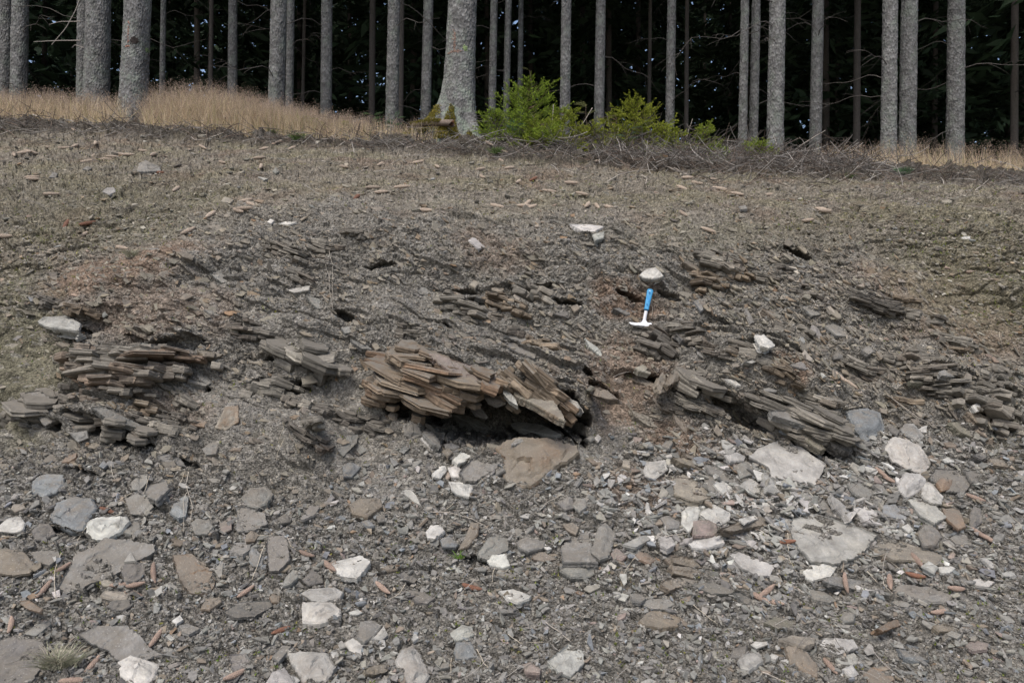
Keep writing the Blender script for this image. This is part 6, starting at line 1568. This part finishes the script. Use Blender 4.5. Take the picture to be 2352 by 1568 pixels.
def patch(n, vx0, vx1, Y0, Y1, hfun, dens=None, **k):
    v = r.uniform(vx0, vx1, n); Ys = r.uniform(Y0, Y1, n); xs = (v-1176)/F*Ys
    keep = np.ones(n, bool) if dens is None else r.random(n) < dens(v)
    cl = noise2(xs*2.3, Ys*2.3, 5); keep &= r.random(n) < .62+.7*cl
    v, Ys, xs = v[keep], Ys[keep], xs[keep]
    hs = hfun(v)*(.38+.75*r.random(len(v))**1.5)*(1+.22*noise2(xs*3, Ys*3, 8)); grass(mb, xs, Ys, hs, r, .8, STRAW, **k)
patch(46000, 330, 850, 8.85, 10.9, lambda v: np.interp(v, [330, 400, 520, 620, 700, 840], [.36, .58, .56, .44, .36, .28]))
patch(22000, -120, 290, 9.0, 11.2, lambda v: np.interp(v, [-120, 100, 275], [.36, .42, .42]))
patch(5000, 180, 360, 10.1, 11.0, lambda v: .30+0*v)
patch(3500, 800, 1010, 9.0, 11.0, lambda v: .30+0*v)
patch(16000, 1860, 2480, 9.3, 12.5, lambda v: np.interp(v, [1860, 2000, 2200, 2480], [.28, .36, .42, .42]))
patch(1200, 1600, 1900, 9.6, 11.5, lambda v: .26+0*v)
tag(link('dry_grass', mb.mesh('dry_grass', M_DRY)), 'straw coloured dry grass with airy seed heads along the forest edge', 'grass', kind='stuff')

# yellow green seedlings and moss specks on the bank
rm = np.random.default_rng(44); mb = MB()
wg = upp*.9+.25*bnk*(smv+.1)+.22*tal*sst(1150, 1300, vys)
s = pick(2000, np.maximum(wg, 0)); k = 5; B = np.repeat(s, k)
P = Pin[B]+rm.normal(0, 1, (len(B), 3))*(.010*Pin[B, 1:2]/6)+np.array([0, -.004, .004])
tufts(mb, P, np.tile([0, -.3, 1.0], (len(B), 1)), np.array([[.16, .18, .035], [.10, .15, .03], [.21, .20, .05]])[rm.integers(0, 3, len(B))], rm, .013, .004, .8)
tag(link('moss_seedlings', mb.mesh('moss_seedlings', M_LEAF)), 'tiny yellow green moss sprouts dotted over the bank', 'moss', kind='stuff')

# twig litter and brushwood along the lip
rt = np.random.default_rng(55); mb = MB()
def twigs(n, vfun, vyfun, ln, rad, lift, cols, curl=.35, upw=0.3):
    for i in range(n):
        v = vfun(); vyy = vyfun(v); d0 = dep(v, vyy)
        if d0 > 11: d0 = 9.3; 
        P0 = CAM+ray(np.array(v), np.array(vyy))*(d0-.02); L = rt.uniform(*ln); a = rt.uniform(0, 6.28)
        t = np.linspace(0, 1, 6); d = norm(np.array([math.cos(a), math.sin(a)*.6, rt.normal(upw, .25)]))
        q = norm(np.cross(d, rt.normal(0, 1, 3)))
        W = P0+d*((t-.5)*L)[:, None]+q*(curl*L*(t-.5)**2)[:, None]+np.array([0, 0, lift*rt.random()])
        W[:, 2] = np.maximum(W[:, 2], H(W[:, 0], W[:, 1])-.03)
        V, Qd = tube(W, rt.uniform(*rad)*(1-.5*t), 4); mb.add(V, Qd, np.array(cols[int(rt.integers(0, len(cols)))])*math.exp(rt.normal(0, .2)))
TW = [(.17, .155, .14), (.12, .108, .098), (.27, .25, .225), (.085, .072, .062), (.13, .10, .08)]
lipv = lambda v: float(np.interp(v, [0, 600, 1000, 1500, 1900, 2352], [285, 306, 330, 358, 392, 412]))
twigs(1300, lambda: rt.uniform(-40, 2390), lambda v: lipv(v)+rt.normal(0, 13), (.12, .55), (.003, .006), .06, TW)
twigs(1100, lambda: rt.normal(1580, 200), lambda v: lipv(v)+rt.normal(0, 20), (.2, .7), (.003, .006), .14, TW, upw=.45)
twigs(380, lambda: rt.normal(1870, 90), lambda v: lipv(v)+rt.normal(-12, 10), (.2, .8), (.003, .007), .10, TW, upw=.3)
twigs(420, lambda: rt.uniform(0, 2352), lambda v: lipv(v)+abs(rt.normal(0, 70)), (.06, .35), (.0015, .004), .01, TW, upw=0)
twigs(160, lambda: rt.uniform(0, 2352), lambda v: rt.uniform(600, 1560), (.05, .2), (.0012, .002), .01, TW[:3], upw=-.3)
tag(link('brushwood_litter', mb.mesh('brushwood_litter', M_TWIG)), 'tangle of grey dead twigs and roots along the lip of the bank', 'twig litter', kind='stuff')

# ------------------------------------------------------------------ young spruces, rowans, grass tufts on the lip
def sapling(label, vxc, Y, h, wdt, sd, zoff=-.03, bare=0.0, name='spruce_sapling', dens=1.0, yel=0.0):
    r = np.random.default_rng(sd); x = (vxc-1176)/F*Y; z = gz(x, Y)+zoff
    root = empty(name, (x, Y, z)); tag(root, label, 'young spruce', 'young spruces on the lip of the bank')
    tb = MB(); t = np.linspace(0, 1, 8); V, Qd = tube(np.column_stack([.02*np.sin(t*4+sd), .02*np.cos(t*3), t*h]), .012*(1-.85*t), 6); tb.add(V, Qd, (.13, .10, .075))
    cb = MB(); A, B_, CL = [], [], []
    nw = int(7+h*9)
    for wi in range(nw):
        u = (wi+.3)/nw; zz = h*(bare+(1-bare)*u)
        Lb = wdt*(1-u)**.5*r.uniform(.7, 1.2)+.06
        for b in range(int(r.integers(5, 8))):
            az = r.uniform(0, 6.28); L = Lb*r.uniform(.65, 1.15); el = .15+.65*u+r.normal(0, .1)
            d = np.array([math.cos(az)*math.cos(el), math.sin(az)*math.cos(el), math.sin(el)])
            P0 = np.array([0, 0, zz]); tt = np.linspace(0, 1, 5); sag = np.column_stack([0*tt, 0*tt, -.22*L*tt**1.5+.16*L*tt**3])
            PP = P0+d*(tt*L)[:, None]+sag; V, Qd = tube(PP, .0045*(1-.7*tt), 4); tb.add(V, Qd, (.16, .115, .075))
            A.append(PP[1:-1]); B_.append(PP[2:]); CL.append(np.full(3, .2+.5*u))
            ns = int(4+L*16)
            for k in range(ns):
                s = r.uniform(.25, .98); q = np.array([np.interp(s, tt, PP[:, i]) for i in range(3)])
                sd_ = norm(np.cross(d, [0, 0, 1])*r.choice([-1, 1])+d*.75+np.array([0, 0, r.normal(.05, .2)])); l = (.30*L*(1-.55*s)+.035)*r.uniform(.7, 1.2)
                A.append(q[None]); B_.append((q+sd_*l)[None]); CL.append(np.array([.3+.6*s]))
    A = np.concatenate(A); B_ = np.concatenate(B_); CL = np.concatenate(CL)
    Ls = np.linalg.norm(B_-A, axis=1); cnt = np.maximum(4, (Ls*270*dens).astype(int)); I = np.repeat(np.arange(len(A)), cnt)
    u = r.random(len(I)); P = A[I]+(B_-A)[I]*u[:, None]; ax = norm(B_-A)[I]; nn2 = norm(np.cross(ax, r.normal(0, 1, ax.shape)))+ax*.6
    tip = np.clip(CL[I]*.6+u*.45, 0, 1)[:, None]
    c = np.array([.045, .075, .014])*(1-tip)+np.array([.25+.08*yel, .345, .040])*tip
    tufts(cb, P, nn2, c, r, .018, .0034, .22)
    link('trunk', tb.mesh('trunk', M_TWIG), root); link('crown', cb.mesh('crown', M_LEAF), root)
    return root
sapling('largest green spruce sapling, a broad bush right beside the thickest trunk', 1215, 9.45, .84, .76, 1)
sapling('low spreading green sapling tucked against the foot of the thickest trunk', 1135, 9.3, .48, .34, 2)
sapling('yellowish green sapling on the outer flank of the largest green bush', 1293, 9.4, .55, .36, 3, yel=.6)
sapling('bushy yellow green sapling with upright shoots, second largest on the lip', 1462, 9.35, .74, .56, 4, yel=.8)
sapling('thin yellow green sapling leaning on the second largest bush', 1412, 9.4, .58, .30, 5, yel=.8)
sapling('low yellowish sapling filling the gap between the two largest bushes', 1345, 9.2, .36, .34, 11, yel=.8)
sapling('straggly low sapling on the outer side of the second largest bush', 1530, 9.25, .44, .36, 12, yel=.6)
sapling('broad low sapling directly in front of the largest green bush', 1245, 9.15, .42, .42, 13, yel=.4)
sapling('small slim sapling with a single leader beside bare grey sticks', 1622, 9.2, .52, .22, 6, yel=.3, dens=.8)
sapling('low dark green sapling at the foot of the slim single leader sapling', 1648, 9.05, .22, .22, 7)
sapling('low spreading sapling in front of a grey scaly trunk', 1735, 9.1, .30, .32, 8, yel=.2)
sapling('tiny bright green sapling among tall dry grass', 714, 9.3, .22, .19, 9, yel=.7)
sapling('tiny green sapling between the dry grass and the mossy trunk', 792, 9.3, .16, .20, 10, yel=.5)

def rowan(label, vxc, Y, h, sd, c, leaves=7, z0=0.0):
    r = np.random.default_rng(sd); x = (vxc-1176)/F*Y; root = empty('rowan_seedling', (x, Y, gz(x, Y)-.02)); tag(root, label, 'seedling', 'rowan seedlings on the lip of the bank')
    t = np.linspace(0, 1, 8); S_ = np.column_stack([.06*h*np.sin(t*3+sd), .03*np.cos(t*2), t*h]); V, Qd = tube(S_, .006*(1-.6*t), 5); mb_ = MB(); mb_.add(V, Qd, (.17, .13, .10)); link('stem', mb_.mesh('stem', M_TWIG), root)
    for k in range(leaves):
        lb = MB(); az = r.uniform(0, 6.28); d = norm(np.array([math.cos(az), math.sin(az)*.6, r.uniform(.1, .6)])); L = r.uniform(.11, .19)
        u = r.uniform(.55, 1.0) if k else 1.0; b = np.array([np.interp(u, t, S_[:, i]) for i in range(3)])
        sd_ = norm(np.cross(d, [0, 0, 1])); tt = np.linspace(.25, 1, 7)
        for s in tt:
            p = b+d*(s*L)+np.array([0, 0, -.25*L*s*s])
            for sg in ((-1, 1) if s < 1 else (0,)):
                ld = norm(sd_*sg+d*.45) if sg else d; l = .042*(1-.35*abs(s-.55)); w_ = norm(np.cross(ld, [0, 0, 1]))*.009
                lb.add(np.array([p, p+ld*l*.5+w_, p+ld*l, p+ld*l*.5-w_]), np.array([[0, 1, 2, 3]]), np.array(c)*math.exp(r.normal(0, .15)))
        V, Qd = tube(np.array([b, b+d*L*.5+np.array([0, 0, -.06*L]), b+d*L+np.array([0, 0, -.25*L])]), .0015, 4); lb.add(V, Qd, (.15, .14, .06))
        link('leaf', lb.mesh('leaf', M_LEAF), root)
rowan('thin dark rowan seedling standing above the largest green sapling', 1225, 9.65, 1.12, 1, (.085, .095, .045), 7)
rowan('pale green rowan seedling between the two largest saplings', 1352, 9.4, .66, 2, (.20, .22, .10), 9)
rowan('bluish green rowan seedling in front of the largest green sapling', 1180, 9.05, .36, 3, (.10, .19, .11), 8)
rowan('bluish green rowan seedling among grey twigs below the second bush', 1440, 9.0, .42, 4, (.11, .19, .12), 8)
rowan('green rowan seedling among sticks beside the mossy tree foot', 905, 9.5, .30, 5, (.12, .20, .12), 8)
rowan('green rowan seedling nearest the tiny saplings in the grass', 855, 9.5, .34, 6, (.11, .19, .09), 7)

def tuft(label, vxc, vyc, h, n, sd, c):
    r = np.random.default_rng(sd); P = at(vxc, vyc)
    if P[1] > 12: P = np.array([(vxc-1176)/F*9.3, 9.3, gz((vxc-1176)/F*9.3, 9.3)])
    root_mb = MB(); az = r.uniform(0, 6.28, n); d = norm(np.column_stack([np.cos(az)*.7, np.sin(az)*.5-.2, .55+r.random(n)*.6])); B0 = r.normal(0, h*.18, (n, 3))*np.array([1, .5, .1])
    t = np.linspace(0, 1, 4); l = h*r.uniform(.6, 1.2, n)
    Pn = B0[:, None]+d[:, None]*(l[:, None]*t)[..., None]+np.array([0, 0, -.35])*(l[:, None]*t**2)[..., None]
    wv = norm(np.cross(d, [0, 1, .2]))*.0025; wd = (1-.8*t)[None, :, None]
    V = np.stack([Pn-wv[:, None]*wd, Pn+wv[:, None]*wd], 2).reshape(-1, 3); b = (np.arange(n)*8)[:, None]; j = np.arange(3)[None]*2
    root_mb.add(V, np.stack([b+j, b+j+1, b+j+3, b+j+2], -1).reshape(-1, 4), np.repeat(np.array(c)[r.integers(0, len(c), n)]*np.exp(r.normal(0, .2, (n, 1))), 8, 0))
    tag(link('grass_tuft', root_mb.mesh('grass_tuft', M_DRY), None, Matrix.Translation(P)), label, 'grass tuft', 'grass tufts on the bank')
GG = [(.09, .16, .05), (.12, .18, .06), (.16, .19, .08)]; GD = [(.30, .29, .22), (.24, .25, .17), (.36, .33, .26)]
tuft('fresh green grass tuft below a curved stick under the largest sapling', 1142, 352, .14, 160, 1, GG)
tuft('green grass tuft on the dark lip below the tiny saplings', 685, 322, .16, 160, 2, GG)
tuft('green grass tuft at the outer end of the tall dry grass', 630, 312, .16, 120, 3, GG)
tuft('small green grass patch below a long white forked stick', 1950, 408, .10, 120, 4, GG)
tuft('blue green grass tuft beside a curled root under the scaly trunk pair', 2075, 400, .16, 160, 5, [(.10, .17, .09), (.13, .2, .11)])
tuft('grey green herb tuft among dead sticks below the low sapling', 1625, 378, .12, 110, 6, [(.13, .19, .09)])
tuft('dry greyish grass tuft at the bottom beside the dark cracked slab', 138, 1532, .16, 260, 7, GD)
tuft('matted dry grass hanging over the lip beneath the tall grass', 578, 296, .20, 320, 8, GD)
tuft('dry grass tuft on the rim of brown soil beside a cone', 305, 590, .11, 130, 9, GD)
tuft('tiny fresh green tuft with a broad leaf in a gap beside the curved brown slab', 1055, 1282, .07, 26, 10, [(.20, .34, .06), (.14, .26, .05)])

# mossy broken log lying at the foot of the thickest spruce
def broken_log():
    p = rv('Z1', [(130, 790), (300, 765), (430, 765), (545, 765)]); d = np.array([9.35, 9.3, 9.26, 9.22])
    W = CAM+ray(p[:, 0], p[:, 1])*d[:, None]; t = np.linspace(0, 3, 20); P = np.column_stack([np.interp(t, range(4), W[:, i]) for i in range(3)])
    P0 = P[0].copy(); root = empty('broken_log', P0); tag(root, 'short mossy broken log lying against the foot of the thickest spruce', 'log')
    rad = .045*(1+.12*noise2(t*2, t*0, 4))*np.linspace(.8, 1.05, 20); V, Qd = tube(P-P0, rad, 14)
    V[-14:] += np.random.default_rng(3).normal(0, .018, (14, 3))
    link('bark', mesh_np('bark', V, [Qd], M_WOOD, None, True), root, None, (.16, .125, .10, 1))
    c = P[-1]-P0; mbk = MB(); r = np.random.default_rng(8); tp = r.uniform(-1, 1, (90, 2)); tp = tp[np.hypot(*tp.T) < 1]*.042
    ax = norm(P[-1]-P[-2]); e1 = norm(np.cross(ax, [0, 0, 1])); e2 = np.cross(ax, e1); B0 = c+e1*tp[:, :1]+e2*tp[:, 1:]-ax*.02
    tufts(mbk, B0, np.tile(ax, (len(B0), 1)), np.array([.13, .065, .04]), r, .045, .009, .3); link('splintered_end', mbk.mesh('splintered_end', M_TWIG), root)
    mo = MB(); k = 2600; i = r.integers(0, 13, k); a = r.normal(math.pi*.5, .9, k); ax_ = norm(np.gradient(P, axis=0))[i]; e1 = norm(np.cross(ax_, [0, 0, 1])); e2 = np.cross(e1, ax_)
    nn = e1*np.cos(a)[:, None]+e2*np.sin(a)[:, None]; tufts(mo, (P-P0)[i]+ax_*r.uniform(-.02, .02, (k, 1))+nn*rad[i][:, None], nn, np.array([.19, .165, .035]), r, .022, .005, .6); link('moss', mo.mesh('moss', M_LEAF), root)
broken_log()
# ------------------------------------------------------------------ say which stone, cone or stick each one is
LANDS += [(1051, 250, 'the mossy tree foot'), (600, 255, 'the tall dry grass'), (1130, 985, 'the big dark hollow'), (320, 620, 'the brown loam patch'),
          (1386, 915, 'the small deep hole'), (690, 905, 'the arched hollow'), (1215, 250, 'the largest sapling'), (1462, 260, 'the second sapling'), (1735, 335, 'the low sapling'),
          (2130, 360, 'the sparse dry grass'), (1850, 350, 'the heap of dead sticks'), (1440, 690, 'the brown soil by the hammer'), (1353, 478, 'the three cones in a fan'),
          (2285, 650, 'the crumbly brown bank'), (1830, 600, 'the dark burrow'), (138, 1532, 'the dry grass tuft'), (110, 262, 'the log by the grass')]
LP = np.array([l[:2] for l in LANDS]); used = {o['label'] for o in SC.objects if 'label' in o}
def rel(dx, dy):
    if abs(dy) > 1.0*abs(dx): return 'above' if dy < 0 else 'below'
    return 'beside'
def art(s): return s
def locate(head, x, y, alts=()):
    d = np.hypot(LP[:, 0]-x, LP[:, 1]-y); o = [i for i in np.argsort(d) if d[i] > 12][:7]
    opts = []
    for n_, i in enumerate(o[:4]):
        nm = LANDS[i][2]; dist = d[i]; q = rel(x-LP[i, 0], y-LP[i, 1])
        w_ = ('just ' if dist < 75 and q != 'beside' else 'close ' if dist < 75 else 'well ' if dist > 220 and q != 'beside' else '')
        opts.append((0 if n_ == 0 else n_*.7, f'{w_}{q} {nm}' if not (w_ == 'close ') else f'close beside {nm}'))
    for a in range(min(4, len(o))):
        for b in range(a+1, min(5, len(o))):
            va = np.array([x-LP[o[a], 0], y-LP[o[a], 1]]); vb = np.array([x-LP[o[b], 0], y-LP[o[b], 1]])
            cs = va@vb/(np.linalg.norm(va)*np.linalg.norm(vb)+1e-6)
            if cs < -.3: opts.append((.5+.4*(a+b), f'between {LANDS[o[a]][2]} and {LANDS[o[b]][2]}'))
            else: opts.append((2.2+.5*(a+b), f'{rel(*va)} {LANDS[o[a]][2]}, nearer than {LANDS[o[b]][2]}' if False else f'{rel(*va)} {LANDS[o[a]][2]}, {rel(*vb)} {LANDS[o[b]][2]}'))
    opts.sort(key=lambda q: q[0])
    for pre in (head, *alts):
        for _, t in opts:
            s = f'{pre} {t}'
            if 4 <= len(s.split()) <= 16 and s not in used:
                used.add(s); return s
    return None
def finish(o, heads, x, y, group):
    s = locate(heads[0], x, y, heads[1:])
    if s is None:
        side = 'on the left half' if x < 1176 else 'on the right half'
        s = f'{heads[0]} {side} of the photo, {"low" if y > 1100 else "high"} on the bank'
        if s in used: o['group'] = group
        used.add(s)
    o['label'] = s
for (o, cx, cy, cl, kind, p) in sorted(ROCKS, key=lambda q: -area_of(q[5])):
    A = area_of(p); w0 = np.ptp(p[:, 0]); h0 = np.ptp(p[:, 1]); q = p-p.mean(0); ev = np.sqrt(np.maximum(np.linalg.eigvalsh(q.T@q/len(q)), 1e-6)); el = ev[1]/ev[0]
    size = 'large' if A > 2200 else 'medium' if A > 900 else 'small' if A > 420 else 'tiny'
    shape = ('long ' if el > 2.1 else 'narrow ' if el > 1.7 else '')
    noun = {'l': 'slate ledge' if A > 500 else 'slate splinter', 'f': 'slab on edge', 'c': 'stone' if A < 900 else 'block', 't': 'flat slab' if A > 900 else 'flat shard'}[kind]
    base = f'{CNAME[cl]} {noun}'
    finish(o, [f'{size} {shape}{base}', f'{size} {shape}{"upright" if h0 > w0 else "lying"} {base}', f'{size} angular {base}'], cx, cy, 'slate stones loose on the bank')
for (o, px, py, an, red) in CO:
    c = 'reddish brown' if red else ('pinkish tan' if py > 1000 else 'pale tan')
    a = 'upright' if an > 65 else 'slanting' if an > 25 else 'lying'
    finish(o, [f'{c} {a} spruce cone', f'{c} spruce cone, {a},', f'{c} weathered spruce cone'], px, py, o['group'])
for (o, cx, cy, kd, L, mm, p) in STO:
    dv = np.abs(p[-1]-p[0]); a = 'hanging' if dv[1] > 1.7*dv[0] else 'level' if dv[0] > 2.5*dv[1] else 'slanting'
    sz = 'long' if L > 60 else 'short'
    w0 = {'root': 'pale dry root', 'stem': 'dry straw stem', 'stick': 'dead grey stick', 'log': 'thick dead branch'}[kd]
    finish(o, [f'{sz} {a} {w0}', f'{a} {w0}, {sz},', f'thin {a} {w0}'], cx, cy, 'dry stems and sticks on the bank')
bpy.context.view_layer.update()
